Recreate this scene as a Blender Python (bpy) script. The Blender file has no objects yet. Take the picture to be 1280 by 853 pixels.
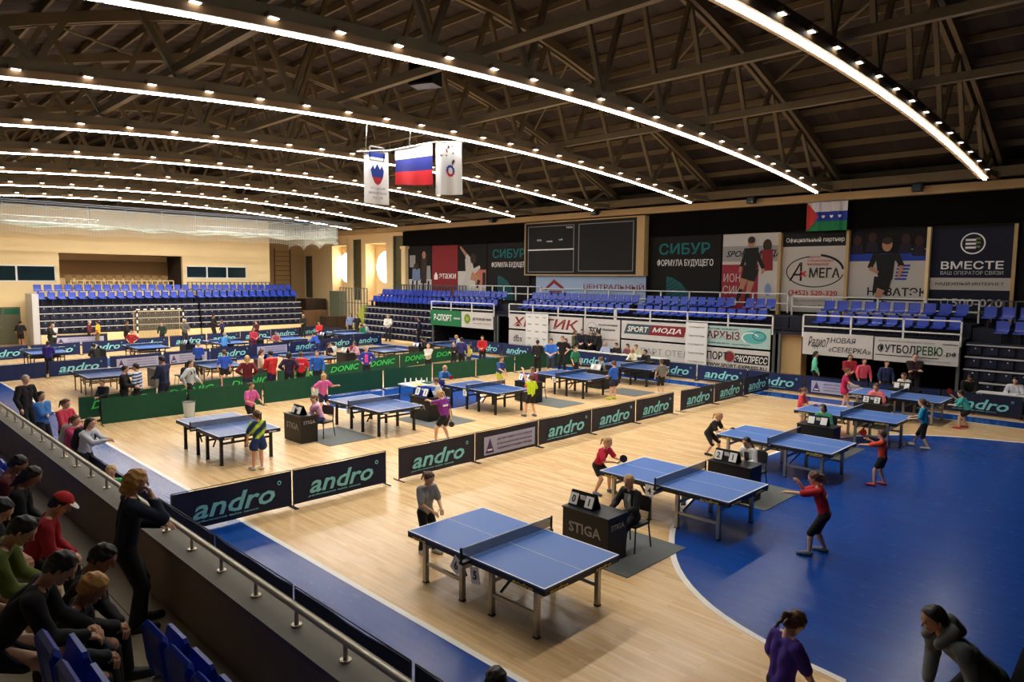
import bpy, math, random
import numpy as np
from mathutils import Vector, Matrix, Euler
PI = math.pi; R = math.radians
random.seed(7)
C = bpy.context.scene.collection
SC = bpy.context.scene

# ---------------------------------------------------------------- camera
cam_d = bpy.data.cameras.new('camera'); cam = bpy.data.objects.new('camera', cam_d); C.objects.link(cam)
SC.camera = cam
YAW, PIT, ROL, FPX = R(134.65), R(5.155), R(0.514), 865.0
fw = Vector((math.cos(YAW)*math.cos(PIT), math.sin(YAW)*math.cos(PIT), -math.sin(PIT)))
rt = Vector((math.sin(YAW), -math.cos(YAW), 0)); up = rt.cross(fw)
rt2 = rt*math.cos(ROL)+up*math.sin(ROL); up2 = -rt*math.sin(ROL)+up*math.cos(ROL)
m3 = Matrix((rt2, up2, -fw)).transposed()
cam.matrix_world = Matrix.Translation((0, 0, 4.512)) @ m3.to_4x4()
cam_d.sensor_width = 36; cam_d.lens = 36*FPX/1280; cam_d.clip_start = .1; cam_d.clip_end = 300

# ---------------------------------------------------------------- world, lamps, exposure
w = bpy.data.worlds.new('world'); SC.world = w; w.use_nodes = True
bg = w.node_tree.nodes['Background']; bg.inputs[0].default_value = (.55, .65, .8, 1); bg.inputs[1].default_value = .02
SC.view_settings.view_transform = 'Standard'; SC.view_settings.look = 'None'
SC.view_settings.gamma = 1; SC.view_settings.use_curve_mapping = False
SC.view_settings.exposure = -0.14
TRX = [-5.78-5.95*k for k in range(8)]           # the roof trusses stand every 5.95 m
def low(y): return 9.36-.85*(abs(y-15.2)/14.8)**2   # height of a truss's lower chord
def hi(y): return 13.7-.0502*abs(y-15.2)**1.6     # height of its upper chord
LAMP = .76
def area(name, loc, sx, sy, power, col=(1, .93, .82), spread=150, rot=(0, 0, 0)):
    d = bpy.data.lights.new(name, 'AREA'); d.shape = 'RECTANGLE'; d.size = sx; d.size_y = sy
    d.energy = power; d.color = col; d.spread = R(spread)
    o = bpy.data.objects.new(name, d); C.objects.link(o); o.location = loc; o.rotation_euler = rot
    return o
for k, x in enumerate(TRX):
    for y, p in ((6.8, 120), (12.0, 330), (18.5, 330), (25.0, 260)):
        f = (.32, .85, 1.0, 1.0, 1, 1.05, 1.6, 2.3)[k]
        area('strip_lamp_light', (x, y, low(y)-.42), .16, 4.6, p*f*LAMP, spread=128 if k < 4 else 165)

# ---------------------------------------------------------------- materials
MATS = {}
def lin(c): return tuple(((v/255+.055)/1.055)**2.4 if v > 10 else v/255/12.92 for v in c)
def mat(name, rgb, rough=.6, metal=0, spec=.5, emit=0, noise=0, scale=8, coat=0):
    """plain colour (0-255 sRGB) with a little procedural variation"""
    if name in MATS: return MATS[name]
    m = bpy.data.materials.new(name); m.use_nodes = True; nt = m.node_tree; b = nt.nodes['Principled BSDF']
    c = lin(rgb); b.inputs['Base Color'].default_value = (*c, 1); b.inputs['Roughness'].default_value = rough
    b.inputs['Metallic'].default_value = metal; b.inputs['Specular IOR Level'].default_value = spec
    if coat: b.inputs['Coat Weight'].default_value = coat; b.inputs['Coat Roughness'].default_value = .15
    if emit:
        b.inputs['Emission Color'].default_value = (*c, 1); b.inputs['Emission Strength'].default_value = emit
    if noise:
        tc = nt.nodes.new('ShaderNodeTexCoord'); n = nt.nodes.new('ShaderNodeTexNoise'); n.inputs['Scale'].default_value = scale
        n.inputs['Detail'].default_value = 4; nt.links.new(tc.outputs['Object'], n.inputs['Vector'])
        mx = nt.nodes.new('ShaderNodeMix'); mx.data_type = 'RGBA'
        mx.inputs['A'].default_value = (*[v*(1-noise) for v in c], 1); mx.inputs['B'].default_value = (*[min(1, v*(1+noise)) for v in c], 1)
        nt.links.new(n.outputs['Fac'], mx.inputs['Factor']); nt.links.new(mx.outputs['Result'], b.inputs['Base Color'])
    MATS[name] = m; return m
def floor_mat(name, c1, c2, blue=False):
    m = bpy.data.materials.new(name); m.use_nodes = True; nt = m.node_tree; b = nt.nodes['Principled BSDF']
    tc = nt.nodes.new('ShaderNodeTexCoord'); mp = nt.nodes.new('ShaderNodeMapping')
    nt.links.new(tc.outputs['Object'], mp.inputs['Vector'])
    br = nt.nodes.new('ShaderNodeTexBrick'); br.offset = .5; br.inputs['Scale'].default_value = 1
    br.inputs['Brick Width'].default_value = 1.1; br.inputs['Row Height'].default_value = .075; br.inputs['Mortar Size'].default_value = .0012
    br.inputs['Color1'].default_value = (*lin(c1), 1); br.inputs['Color2'].default_value = (*lin(c2), 1)
    br.inputs['Mortar'].default_value = (*[v*.55 for v in lin(c1)], 1); br.inputs['Bias'].default_value = 0
    nt.links.new(mp.outputs['Vector'], br.inputs['Vector'])
    n = nt.nodes.new('ShaderNodeTexNoise'); n.inputs['Scale'].default_value = 1; n.inputs['Detail'].default_value = 6
    m2 = nt.nodes.new('ShaderNodeMapping'); m2.inputs['Scale'].default_value = (1.2, 14, 1)
    nt.links.new(tc.outputs['Object'], m2.inputs['Vector']); nt.links.new(m2.outputs['Vector'], n.inputs['Vector'])
    mx = nt.nodes.new('ShaderNodeMix'); mx.data_type = 'RGBA'; mx.blend_type = 'MULTIPLY'; mx.inputs['Factor'].default_value = .4 if not blue else .12
    cr = nt.nodes.new('ShaderNodeValToRGB'); cr.color_ramp.elements[0].position = .3; cr.color_ramp.elements[0].color = (.55, .5, .45, 1) if not blue else (.6, .6, .6, 1)
    cr.color_ramp.elements[1].position = .65; cr.color_ramp.elements[1].color = (1, 1, 1, 1)
    nt.links.new(n.outputs['Fac'], cr.inputs['Fac']); nt.links.new(br.outputs['Color'], mx.inputs['A']); nt.links.new(cr.outputs['Color'], mx.inputs['B'])
    nt.links.new(mx.outputs['Result'], b.inputs['Base Color'])
    n3 = nt.nodes.new('ShaderNodeTexNoise'); n3.inputs['Scale'].default_value = 3; nt.links.new(m2.outputs['Vector'], n3.inputs['Vector'])
    mr = nt.nodes.new('ShaderNodeMapRange'); mr.inputs['To Min'].default_value = .16; mr.inputs['To Max'].default_value = .32
    nt.links.new(n3.outputs['Fac'], mr.inputs['Value']); nt.links.new(mr.outputs['Result'], b.inputs['Roughness'])
    bp = nt.nodes.new('ShaderNodeBump'); bp.inputs['Strength'].default_value = .12; bp.inputs['Distance'].default_value = .004
    nt.links.new(n3.outputs['Fac'], bp.inputs['Height']); nt.links.new(bp.outputs['Normal'], b.inputs['Normal'])
    b.inputs['Specular IOR Level'].default_value = .34 if blue else .5
    MATS[name] = m; return m
M_WOOD = floor_mat('court_wood', (238, 206, 158), (222, 182, 130))
M_BLUE = floor_mat('court_blue_paint', (16, 70, 158), (13, 62, 146), True)
M_LINE = mat('court_line_white', (232, 228, 220), .4)
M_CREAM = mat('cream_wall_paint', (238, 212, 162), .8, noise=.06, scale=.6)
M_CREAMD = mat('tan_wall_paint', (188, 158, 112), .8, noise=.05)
M_STEEL = mat('painted_roof_steel', (124, 110, 82), .6, noise=.15, scale=3)
M_DECK = mat('grey_roof_deck', (60, 50, 42), .75, noise=.25, scale=1.2)
M_BLK = mat('black_paint', (14, 14, 16), .5)
M_BLKM = mat('matt_black_cloth', (6, 6, 7), .95, spec=.1)
M_SIL = mat('silver_metal', (170, 168, 160), .35, .7)
M_WHT = mat('white_plastic', (228, 228, 226), .5)
M_GREY = mat('grey_rubber', (92, 96, 96), .8, noise=.1)
M_SEAT = mat('blue_seat_plastic', (24, 58, 170), .35)
M_SEATD = mat('dark_blue_plastic', (13, 17, 40), .6)
M_NAVLIT = mat('blue_lit_navy_cloth', (17, 34, 84), .85, noise=.15, scale=4)  # navy cloth of the far barriers, their blue light mixed into the colour
M_NAVY = mat('navy_cloth', (20, 28, 58), .85, noise=.15, scale=4)
M_CHAR = mat('charcoal_cloth', (44, 42, 54), .85, noise=.15, scale=4)
M_GRN = mat('dark_green_cloth', (12, 74, 50), .85, noise=.18, scale=3)
M_TEALP = mat('light_teal_print', (138, 214, 224), .8)
M_GRNP = mat('bright_green_print', (60, 200, 100), .8)
M_GLASS = mat('dark_window_glass', (20, 40, 48), .12, spec=.8)
M_WOODD = mat('brown_wood', (96, 70, 44), .6, noise=.2)
M_CONC = mat('painted_concrete', (150, 136, 120), .85, noise=.12, scale=2)
M_TILE = mat('beige_floor_tile', (176, 164, 138), .6, noise=.08)
M_CURT = mat('black_curtain', (11, 9, 8), .95, spec=.1)
M_TOPB = mat('blue_table_board', (66, 112, 190), .38, noise=.03)
M_TOPD = mat('deep_blue_table_board', (32, 76, 142), .3, noise=.03)
M_APR = mat('black_table_apron', (18, 20, 26), .4)
M_YEL = mat('yellow_print', (216, 190, 90), .7)
M_GOLD = mat('warm_brown_leg', (104, 82, 46), .5)
M_LED = mat('led_strip_white', (255, 252, 244), emit=38)
M_SPOT = mat('floodlight_face', (255, 250, 240), emit=8)
M_RED = mat('red_print', (190, 40, 50), .7)
M_WPR = mat('white_print', (236, 236, 236), .7)
def net_mat(name, rgb, cell, thr, scale_extra=(1, 1, 1)):
    """woven net: real holes through a fine grid"""
    m = bpy.data.materials.new(name); m.use_nodes = True; nt = m.node_tree; b = nt.nodes['Principled BSDF']
    b.inputs['Base Color'].default_value = (*lin(rgb), 1); b.inputs['Roughness'].default_value = .8
    b.inputs['Alpha'].default_value = thr
    MATS[name] = m; return m
M_NET = net_mat('net_mesh', (24, 48, 84), .01, .62)

# ---------------------------------------------------------------- mesh helpers
class G:
    """collects boxes, tubes and plates into one mesh"""
    def __init__(s): s.v = []; s.f = []; s.mi = []; s.m = []; s.sm = []
    def _m(s, m):
        if m not in s.m: s.m.append(m)
        return s.m.index(m)
    def add(s, vs, fs, m, sm=False):
        b = len(s.v); s.v += [tuple(q) for q in vs]; k = s._m(m)
        for f in fs: s.f.append([b+i for i in f]); s.mi.append(k); s.sm.append(sm)
        return s
    def box(s, x0, x1, y0, y1, z0, z1, m):
        vs = [(x, y, z) for x in (x0, x1) for y in (y0, y1) for z in (z0, z1)]
        return s.add(vs, [(0, 1, 3, 2), (4, 6, 7, 5), (0, 4, 5, 1), (2, 3, 7, 6), (0, 2, 6, 4), (1, 5, 7, 3)], m)
    def bar(s, a, b, w, h, m):
        """box section member from a to b (w across, h in the vertical plane)"""
        a = Vector(a); b = Vector(b); d = (b-a).normalized()
        u = Vector((0, 0, 1)) if abs(d.z) < .95 else Vector((1, 0, 0))
        x = d.cross(u).normalized(); y = x.cross(d)
        vs = [p+x*(i*w/2)+y*(j*h/2) for p in (a, b) for i, j in ((-1, -1), (1, -1), (1, 1), (-1, 1))]
        return s.add(vs, [(0, 1, 2, 3), (7, 6, 5, 4), (0, 4, 5, 1), (1, 5, 6, 2), (2, 6, 7, 3), (3, 7, 4, 0)], m)
    def tube(s, pts, r, m, n=6, r2=None, caps=True):
        pts = [Vector(p) for p in pts]; vs = []; fs = []; N = len(pts); pv = None
        for i, p in enumerate(pts):
            d = (pts[min(i+1, N-1)]-pts[max(i-1, 0)]).normalized()
            if pv is None:
                u = Vector((0, 0, 1)) if abs(d.z) < .9 else Vector((1, 0, 0)); x = d.cross(u).normalized()
            else: x = (pv-d*pv.dot(d)).normalized()
            pv = x; y = d.cross(x); rr = r if r2 is None else r+(r2-r)*i/(N-1)
            vs += [p+x*(rr*math.cos(2*PI*k/n))+y*(rr*math.sin(2*PI*k/n)) for k in range(n)]
        for i in range(N-1):
            for k in range(n):
                fs.append((i*n+k, i*n+(k+1) % n, (i+1)*n+(k+1) % n, (i+1)*n+k))
        if caps: fs += [tuple(range(n))[::-1], tuple(range((N-1)*n, N*n))]
        return s.add(vs, fs, m, True)
    def disc(s, c, ax, r, t, m, n=20, ry=None):
        """short cylinder with centre c, axis ax"""
        c = Vector(c); ax = Vector(ax).normalized(); u = Vector((0, 0, 1)) if abs(ax.z) < .9 else Vector((1, 0, 0))
        x = ax.cross(u).normalized(); y = x.cross(ax); ry = ry or r
        vs = [c+ax*(q*t/2)+x*(r*math.cos(2*PI*k/n))+y*(ry*math.sin(2*PI*k/n)) for q in (-1, 1) for k in range(n)]
        fs = [tuple(range(n)), tuple(range(n, 2*n))[::-1]]+[(k, k+n, (k+1) % n+n, (k+1) % n) for k in range(n)]
        return s.add(vs, fs, m)
    def plate(s, pts, z, t, m, fr=None):
        """polygon in a plane with thickness t"""
        n = len(pts); P = fr or (lambda a, b, c: (a, b, c))
        vs = [P(a, b, z) for a, b in pts]+[P(a, b, z+t) for a, b in pts]
        return s.add(vs, [tuple(range(n))[::-1], tuple(range(n, 2*n))]+[(k, (k+1) % n, (k+1) % n+n, k+n) for k in range(n)], m)
    def mesh(s, name):
        me = bpy.data.meshes.new(name); me.from_pydata(s.v, [], s.f)
        for m in s.m: me.materials.append(m)
        me.polygons.foreach_set('material_index', s.mi); me.polygons.foreach_set('use_smooth', s.sm); me.update(); return me
    def build(s, name, parent=None, loc=(0, 0, 0), rz=0, **kw):
        o = bpy.data.objects.new(name, s.mesh(name)); C.objects.link(o); o.location = loc; o.rotation_euler.z = rz
        if parent: o.parent = parent
        for k, v in kw.items(): o[k] = v
        return o
def put(name, me, parent=None, loc=(0, 0, 0), rot=(0, 0, 0), **kw):
    o = bpy.data.objects.new(name, me); C.objects.link(o); o.location = loc; o.rotation_euler = rot
    if parent: o.parent = parent
    for k, v in kw.items(): o[k] = v
    return o
def tag(o, label, cat, group=None):
    o['label'] = label; o['category'] = cat
    if group: o['group'] = group
    return o
def thing(name, label, cat, loc=(0, 0, 0), rz=0, group=None):
    o = bpy.data.objects.new(name, None); C.objects.link(o); o.location = loc; o.rotation_euler.z = rz
    o.empty_display_size = .1
    return tag(o, label, cat, group)
def kids(o): return [c for c in KID.get(o.name, [])]
def dup(o, loc=None, rz=None, label=None, group=None, parent=None):
    c = o.copy(); C.objects.link(c)
    if loc is not None: c.location = loc
    if rz is not None: c.rotation_euler.z = rz
    if label: c['label'] = label
    if group: c['group'] = group
    if parent: c.parent = parent
    for ch in list(o.children): dup(ch, parent=c)
    return c
def struct(g, name, **kw): return g.build(name, kind='structure', **kw)

FACE = {'x': (PI/2, 0, PI/2), 'y': (PI/2, 0, 0), '-x': (PI/2, 0, -PI/2), '-y': (PI/2, 0, PI), 'up': (0, 0, 0)}
TXT = {}
def text_mesh(body, m, bold=0, shear=0, wx=1, t=.003):
    key = (body, m.name, bold, shear, wx, t)
    if key in TXT: return TXT[key]
    cu = bpy.data.curves.new('t', 'FONT'); cu.body = body; cu.size = 1; cu.offset = min(bold*.4, .018); cu.shear = shear; cu.extrude = t
    cu.resolution_u = 2; cu.align_x = 'CENTER'; cu.align_y = 'BOTTOM_BASELINE'
    ob = bpy.data.objects.new('t', cu); C.objects.link(ob)
    me = bpy.data.meshes.new_from_object(ob, depsgraph=bpy.context.evaluated_depsgraph_get())
    bpy.data.objects.remove(ob); bpy.data.curves.remove(cu)
    n = len(me.vertices); co = np.zeros(n*3); me.vertices.foreach_get('co', co); co = co.reshape(-1, 3)
    if n:
        w0, w1 = co[:, 0].min(), co[:, 0].max(); b0, b1 = co[:, 1].min(), co[:, 1].max()
        me['bb'] = (w0, w1, b0, b1)
    me.materials.clear(); me.materials.append(m); TXT[key] = me; return me
def text(body, m, parent, loc, face, width=None, height=None, bold=0.0, shear=0, name='lettering', **kw):
    """lettering whose box is width x height, centred on loc in the plane it faces"""
    me = text_mesh(body, m, bold, shear); w0, w1, b0, b1 = me['bb']
    sx = (width/(w1-w0)) if width else None; sy = (height/(b1-b0)) if height else None
    sx = sx or sy; sy = sy or sx
    o = put(name, me, parent, (0, 0, 0), FACE[face] if isinstance(face, str) else face, **kw)
    o.scale = (sx, sy, 1)
    off = Vector((-(w0+w1)/2*sx, -(b0+b1)/2*sy, 0)); off.rotate(Euler(o.rotation_euler))
    o.location = Vector(loc)+off
    return o

# ---------------------------------------------------------------- people (one continuous body from blended limbs, clothes as children)
BIG = 9.0
def _cone(P, a, b, ra, rb):
    a = np.array(a); b = np.array(b); d = b-a; L = max(d@d, 1e-9)
    t = np.clip(((P-a)@d)/L, 0, 1)
    return np.linalg.norm(P-a-t[..., None]*d, axis=-1)-(ra+t*(rb-ra))
def _ell(P, c, r, Rm):
    q = (P-np.array(c))@Rm; r = np.array(r)
    k0 = np.linalg.norm(q/r, axis=-1); k1 = np.linalg.norm(q/(r*r), axis=-1)+1e-9
    return k0*(k0-1)/k1
def net(prims, res, k=.02, clips=(), grow=0.0, cut=None):
    """surface nets over a blended distance field; returns verts, quads"""
    lo = np.array([9.]*3); hi_ = -lo
    for p in prims:
        if p[0] == 'c': pts = [np.array(p[1])-p[3], np.array(p[2])-p[4], np.array(p[1])+p[3], np.array(p[2])+p[4]]
        else: r = max(p[2]); pts = [np.array(p[1])-r, np.array(p[1])+r]
        for q in pts: lo = np.minimum(lo, q); hi_ = np.maximum(hi_, q)
    mg = grow+2.5*res+.01; lo = lo-mg; hi_ = hi_+mg
    n = np.ceil((hi_-lo)/res).astype(int)+1
    ax = [lo[i]+res*np.arange(n[i]) for i in range(3)]
    V = np.full(n, BIG)
    for p in prims:
        if p[0] == 'c': a, b = np.array(p[1]), np.array(p[2]); rm = max(p[3], p[4]); l = np.minimum(a, b)-rm; h = np.maximum(a, b)+rm
        else: rm = max(p[2]); l = np.array(p[1])-rm; h = np.array(p[1])+rm
        e = grow+k+2*res
        i0 = np.maximum(0, np.floor((l-e-lo)/res).astype(int)); i1 = np.minimum(n, np.ceil((h+e-lo)/res).astype(int)+1)
        sl = tuple(slice(i0[i], i1[i]) for i in range(3))
        P = np.stack(np.meshgrid(*[ax[i][sl[i]] for i in range(3)], indexing='ij'), -1)
        d = _cone(P, *p[1:5]) if p[0] == 'c' else _ell(P, p[1], p[2], p[3])
        kk = p[5] if p[0] == 'c' and len(p) > 5 else k
        s = V[sl]; hh = np.clip(.5+.5*(s-d)/kk, 0, 1)
        V[sl] = np.where(s >= BIG-1, d, s*(1-hh)+d*hh-kk*hh*(1-hh))
    V = V-grow
    if clips or cut:
        P = np.stack(np.meshgrid(*ax, indexing='ij'), -1)
        for c, nn in clips: V = np.maximum(V, (P-np.array(c))@np.array(nn))
        if cut: V = np.maximum(V, -cut(P))
    V[0] = V[-1] = BIG; V[:, 0] = V[:, -1] = BIG; V[:, :, 0] = V[:, :, -1] = BIG
    ins = V < 0; cn = n-1
    def cor(A, o): return A[o[0]:o[0]+cn[0], o[1]:o[1]+cn[1], o[2]:o[2]+cn[2]]
    corners = [(i, j, l) for i in (0, 1) for j in (0, 1) for l in (0, 1)]
    acc = sum(cor(ins, o).astype(np.int8) for o in corners); act = (acc > 0) & (acc < 8)
    idx = np.argwhere(act); N = len(idx)
    if N == 0: return np.zeros((0, 3)), np.zeros((0, 4), int)
    num = -np.ones(cn, int); num[act] = np.arange(N)
    S = np.zeros((N, 3)); W = np.zeros(N)
    for i, a in enumerate(corners):
        for b in corners[i+1:]:
            if sum(abs(a[q]-b[q]) for q in range(3)) != 1: continue
            va = V[idx[:, 0]+a[0], idx[:, 1]+a[1], idx[:, 2]+a[2]]; vb = V[idx[:, 0]+b[0], idx[:, 1]+b[1], idx[:, 2]+b[2]]
            m = (va < 0) != (vb < 0); t = np.where(m, va/np.where(m, va-vb, 1), 0)
            pos = np.array(a)+t[:, None]*(np.array(b)-np.array(a)); S += pos*m[:, None]; W += m
    verts = lo+res*(idx+S/W[:, None]); quads = []
    for q in range(3):
        u, v = (q+1) % 3, (q+2) % 3
        A = ins; sl0 = [slice(None)]*3; sl1 = [slice(None)]*3; sl0[q] = slice(0, -1); sl1[q] = slice(1, None)
        ed = np.argwhere(A[tuple(sl0)] != A[tuple(sl1)]); fl = A[tuple(ed.T)]
        du = np.zeros(3, int); dv = np.zeros(3, int); du[u] = 1; dv[v] = 1
        g = [num[tuple(np.clip(e, 0, cn-1).T)] for e in (ed-du-dv, ed-dv, ed, ed-du)]
        Q = np.stack(g, -1); Q[~fl] = Q[~fl][:, ::-1]; quads.append(Q)
    Q = np.concatenate(quads); Q = Q[(Q >= 0).all(1)]
    return verts, Q
def npmesh(name, v, q, m):
    me = bpy.data.meshes.new(name); me.vertices.add(len(v)); me.vertices.foreach_set('co', v.ravel())
    me.loops.add(len(q)*4); me.loops.foreach_set('vertex_index', q.ravel()); me.polygons.add(len(q))
    me.polygons.foreach_set('loop_start', np.arange(len(q))*4); me.polygons.foreach_set('use_smooth', np.ones(len(q), bool))
    me.update(calc_edges=True); me.materials.append(m); return me
def ik(a, t, l1, l2, pole):
    a = np.array(a, float); t = np.array(t, float); d = t-a; L = np.linalg.norm(d)+1e-9; mx = (l1+l2)*.995
    if L > mx: t = a+d/L*mx; d = t-a; L = mx
    x = (L*L+l1*l1-l2*l2)/(2*L); y = math.sqrt(max(l1*l1-x*x, 0)); u = d/L
    p = np.array(pole, float); p = p-u*(p@u); p /= np.linalg.norm(p)+1e-9
    return a+u*x+p*y, t
# pose: hip height, lean deg, right hand, left hand (fwd, side, z; fractions of height), right foot, left foot (fwd, side), head pitch, head turn
POSE = {
 'stand': (.515, 2, (.05, -.155, .50), (.05, .155, .50), (-.02, -.06), (.03, .06), 5, 0),
 'hold': (.515, 2, (.16, -.05, .60), (.16, .05, .61), (-.02, -.07), (.03, .07), 14, 0),
 'cross': (.515, 0, (.13, .05, .665), (.12, -.05, .645), (-.01, -.065), (.02, .065), 0, 0),
 'hips': (.51, 0, (.0, -.125, .575), (.0, .125, .575), (-.02, -.08), (.02, .08), 4, 0),
 'back': (.515, 0, (-.09, -.04, .53), (-.09, .04, .53), (-.02, -.07), (.02, .07), 2, 0),
 'ready': (.455, 26, (.27, -.10, .57), (.26, .12, .56), (-.04, -.13), (.06, .13), 2, 0),
 'low': (.43, 34, (.28, -.10, .50), (.24, .14, .52), (-.06, -.14), (.08, .14), -4, 0),
 'serve': (.48, 16, (.08, -.24, .50), (.30, .10, .66), (-.07, -.10), (.07, .10), 12, 0),
 'toss': (.50, 4, (.18, -.14, .62), (.17, .05, .98), (-.06, -.10), (.05, .10), -18, 0),
 'reach': (.50, 10, (.25, -.16, .60), (.05, .17, .50), (-.03, -.09), (.05, .08), 10, 0),
 'spread': (.49, 10, (.08, -.29, .62), (.10, .29, .68), (-.02, -.09), (.05, .09), 2, 0),
 'wait': (.505, 6, (.17, -.06, .56), (.17, .07, .57), (-.03, -.07), (.04, .07), 22, 0),
 'chin': (.505, 8, (.14, .0, .745), (.13, .06, .60), (-.02, -.06), (.03, .06), 12, 0),
 'phone': (.515, 2, (.10, -.07, .80), (.05, .15, .50), (-.01, -.06), (.02, .06), 8, 20),
 'walk': (.51, 4, (-.05, -.15, .52), (.12, .13, .54), (.13, -.05), (-.13, .05), 4, 0),
 'step': (.49, 8, (.20, -.12, .58), (.16, .12, .58), (.14, -.08), (-.14, .08), 6, 0),
 'clap': (.50, 14, (.27, -.03, .68), (.27, .03, .69), (-.04, -.07), (.04, .07), 4, 0),
 'bow': (.46, 52, (.25, -.08, .30), (.23, .10, .30), (-.03, -.1), (.03, .1), -22, 0),
 'down': (.515, 6, (.13, -.13, .50), (.06, .15, .50), (-.02, -.06), (.03, .06), 34, 10),
 'sit': (0, 8, (.25, -.07, .0), (.25, .07, .0), (.29, -.07), (.27, .07), 8, 0),
 'sitdesk': (0, 16, (.27, -.09, .11), (.25, .09, .11), (.25, -.06), (.22, .06), 10, 0),
 'sitchin': (0, 20, (.27, .02, .11), (.16, .03, .33), (.25, -.06), (.2, .06), 6, 0),
 'sitlap': (0, 24, (.24, -.02, .02), (.24, .03, .02), (.25, -.09), (.25, .09), 24, 0),
 'sitknee': (0, 40, (.36, -.05, .0), (.36, .06, .0), (.27, -.12), (.27, .12), 20, 0),
}
def person(label, x, y, h, face, pose, skin, hair, top, bottom, z0=0, sleeve=.45, leg='shorts', hairstyle='short', shoe='w',
           seat=.46, turn=0, near=False, group=None, extra=None, tweak=None, dist=None, name='person', neck_top=None):
    P = list(POSE[pose])
    if tweak:
        for k_, v_ in tweak.items(): P[k_] = v_
    if dist is None: dist = math.hypot(x, y)
    res = min(.023, max(.0095, dist*.00115))
    root = thing(name, label, 'person', (x, y, z0), R(face), group)
    sit = pose.startswith('sit')
    hh = .150+.052*h; a = h
    hipz = (seat+.075*h) if sit else P[0]*h
    ln = R(P[1]); U = np.array([math.sin(ln), 0, math.cos(ln)]); F = np.array([math.cos(ln), 0, -math.sin(ln)]); S_ = np.array([0, 1., 0])
    hip = np.array([-.03*h if not sit else 0, 0, hipz])
    if not sit: hip[0] -= math.sin(ln)*.12*h
    Tl = .292*h; sh = hip+U*Tl; waist = hip+U*.09*h; chest = hip+U*.2*h
    c = lambda p, q, r1, r2, *k: ('c', tuple(p), tuple(q), r1, r2, *k)
    torso = [c(hip+S_*.036*h, hip-S_*.036*h, .058*h, .058*h), c(hip+S_*.03*h, chest+S_*.045*h, .052*h, .054*h), c(hip-S_*.03*h, chest-S_*.045*h, .052*h, .054*h),
             c(chest+S_*.04*h, sh+S_*.055*h, .054*h, .04*h), c(chest-S_*.04*h, sh-S_*.055*h, .054*h, .04*h), c(sh+S_*.095*h-U*.008*h, sh-S_*.095*h-U*.008*h, .034*h, .034*h)]
    # head
    pt = R(P[6])+ln*.55; ty = R(P[7]+turn)
    Hf = np.array([math.cos(pt)*math.cos(ty), math.cos(pt)*math.sin(ty), -math.sin(pt)]); Hs = np.array([-math.sin(ty), math.cos(ty), 0]); Hu = np.cross(Hf, Hs)
    nb = sh+U*.03*h; Un = U*.5+Hu*.5; Un /= np.linalg.norm(Un)
    hc = nb+Un*(.035*h)+Hu*.42*hh+Hf*.06*hh
    Hm = np.stack([Hf, Hs, Hu], 1)
    H_ = lambda f, s, u: hc+Hf*f*hh+Hs*s*hh+Hu*u*hh
    neck = [c(nb-U*.03*h, H_(-.1, 0, -.28), .034*h, .2*hh)]
    head = [('e', tuple(H_(-.03, 0, .06)), (.42*hh, .345*hh, .42*hh), Hm), c(H_(.1, 0, -.18), H_(.24, 0, -.36), .24*hh, .13*hh, .012),
            c(H_(.39, 0, .02), H_(.46, 0, -.1), .035*hh, .055*hh, .006), c(H_(-.02, .34, -.0), H_(-.03, .36, -.1), .055*hh, .045*hh, .006), c(H_(-.02, -.34, 0), H_(-.03, -.36, -.1), .055*hh, .045*hh, .006),
            c(H_(.33, .1, .12), H_(.33, -.1, .12), .06*hh, .06*hh, .01), c(H_(.335, .06, -.22), H_(.335, -.06, -.22), .045*hh, .045*hh, .008)]
    arms = []; sleeves = []; hands = []; wr = {}
    for sd, tgt in ((-1, P[2]), (1, P[3])):
        s0 = sh+S_*sd*.112*h-U*.01*h
        if sit: tz = tgt[2]*h+hipz if tgt[2] < .5 else tgt[2]*h
        else: tz = tgt[2]*h
        t = np.array([tgt[0]*h+(hip[0] if sit else 0), tgt[1]*h, tz])
        el, wrp = ik(s0, t, .172*h, .152*h, (-.55, sd*.7, -.75))
        arms += [c(s0, el, .031*h, .024*h), c(el, wrp, .0245*h, .0165*h)]
        d = (wrp-el); d /= np.linalg.norm(d)+1e-9
        wr[sd] = (wrp, d, el, s0)
        # hand
        hl = .105*h; pn = np.cross(d, S_*sd); pn = pn/(np.linalg.norm(pn)+1e-9); th = np.cross(pn, d)*sd
        hs = -th if False else np.cross(d, pn)
        cur = -pn if pn[2] > 0 else pn
        pc = wrp+d*hl*.25
        hands.append((wrp, d, hs, cur, hl, pc))
        if sleeve <= .5: sleeves.append(c(s0-S_*sd*.01*h, s0+(el-s0)*(sleeve/.5), .038*h, .036*h))
        else:
            f = min(1, (sleeve-.5)*2); sleeves += [c(s0, el, .037*h, .031*h), c(el, el+(wrp-el)*f, .031*h, .024*h)]
    legs = []; trs = []; shoes = []; kn_ = {}
    for sd, ft in ((-1, P[4]), (1, P[5])):
        h0 = hip+S_*sd*.05*h-np.array([0, 0, .01*h])
        an = np.array([ft[0]*h+(0 if not sit else 0), ft[1]*h, .05*h])
        kn, an = ik(h0, an, .234*h, .229*h, (1, sd*.12, .05 if not sit else .9))
        kn_[sd] = (h0, kn, an)
        legs += [c(h0, kn, .05*h, .034*h), c(kn, kn+(an-kn)*.35, .033*h, .032*h), c(kn+(an-kn)*.35, an, .032*h, .02*h)]
        tdir = np.array([math.cos(sd*.15), math.sin(sd*.15), 0]); fd = an-np.array([0, 0, .028*h])
        legs += [c(fd, fd+tdir*.07*h, .02*h, .016*h)]
        zz = an[2]-.05*h
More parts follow.
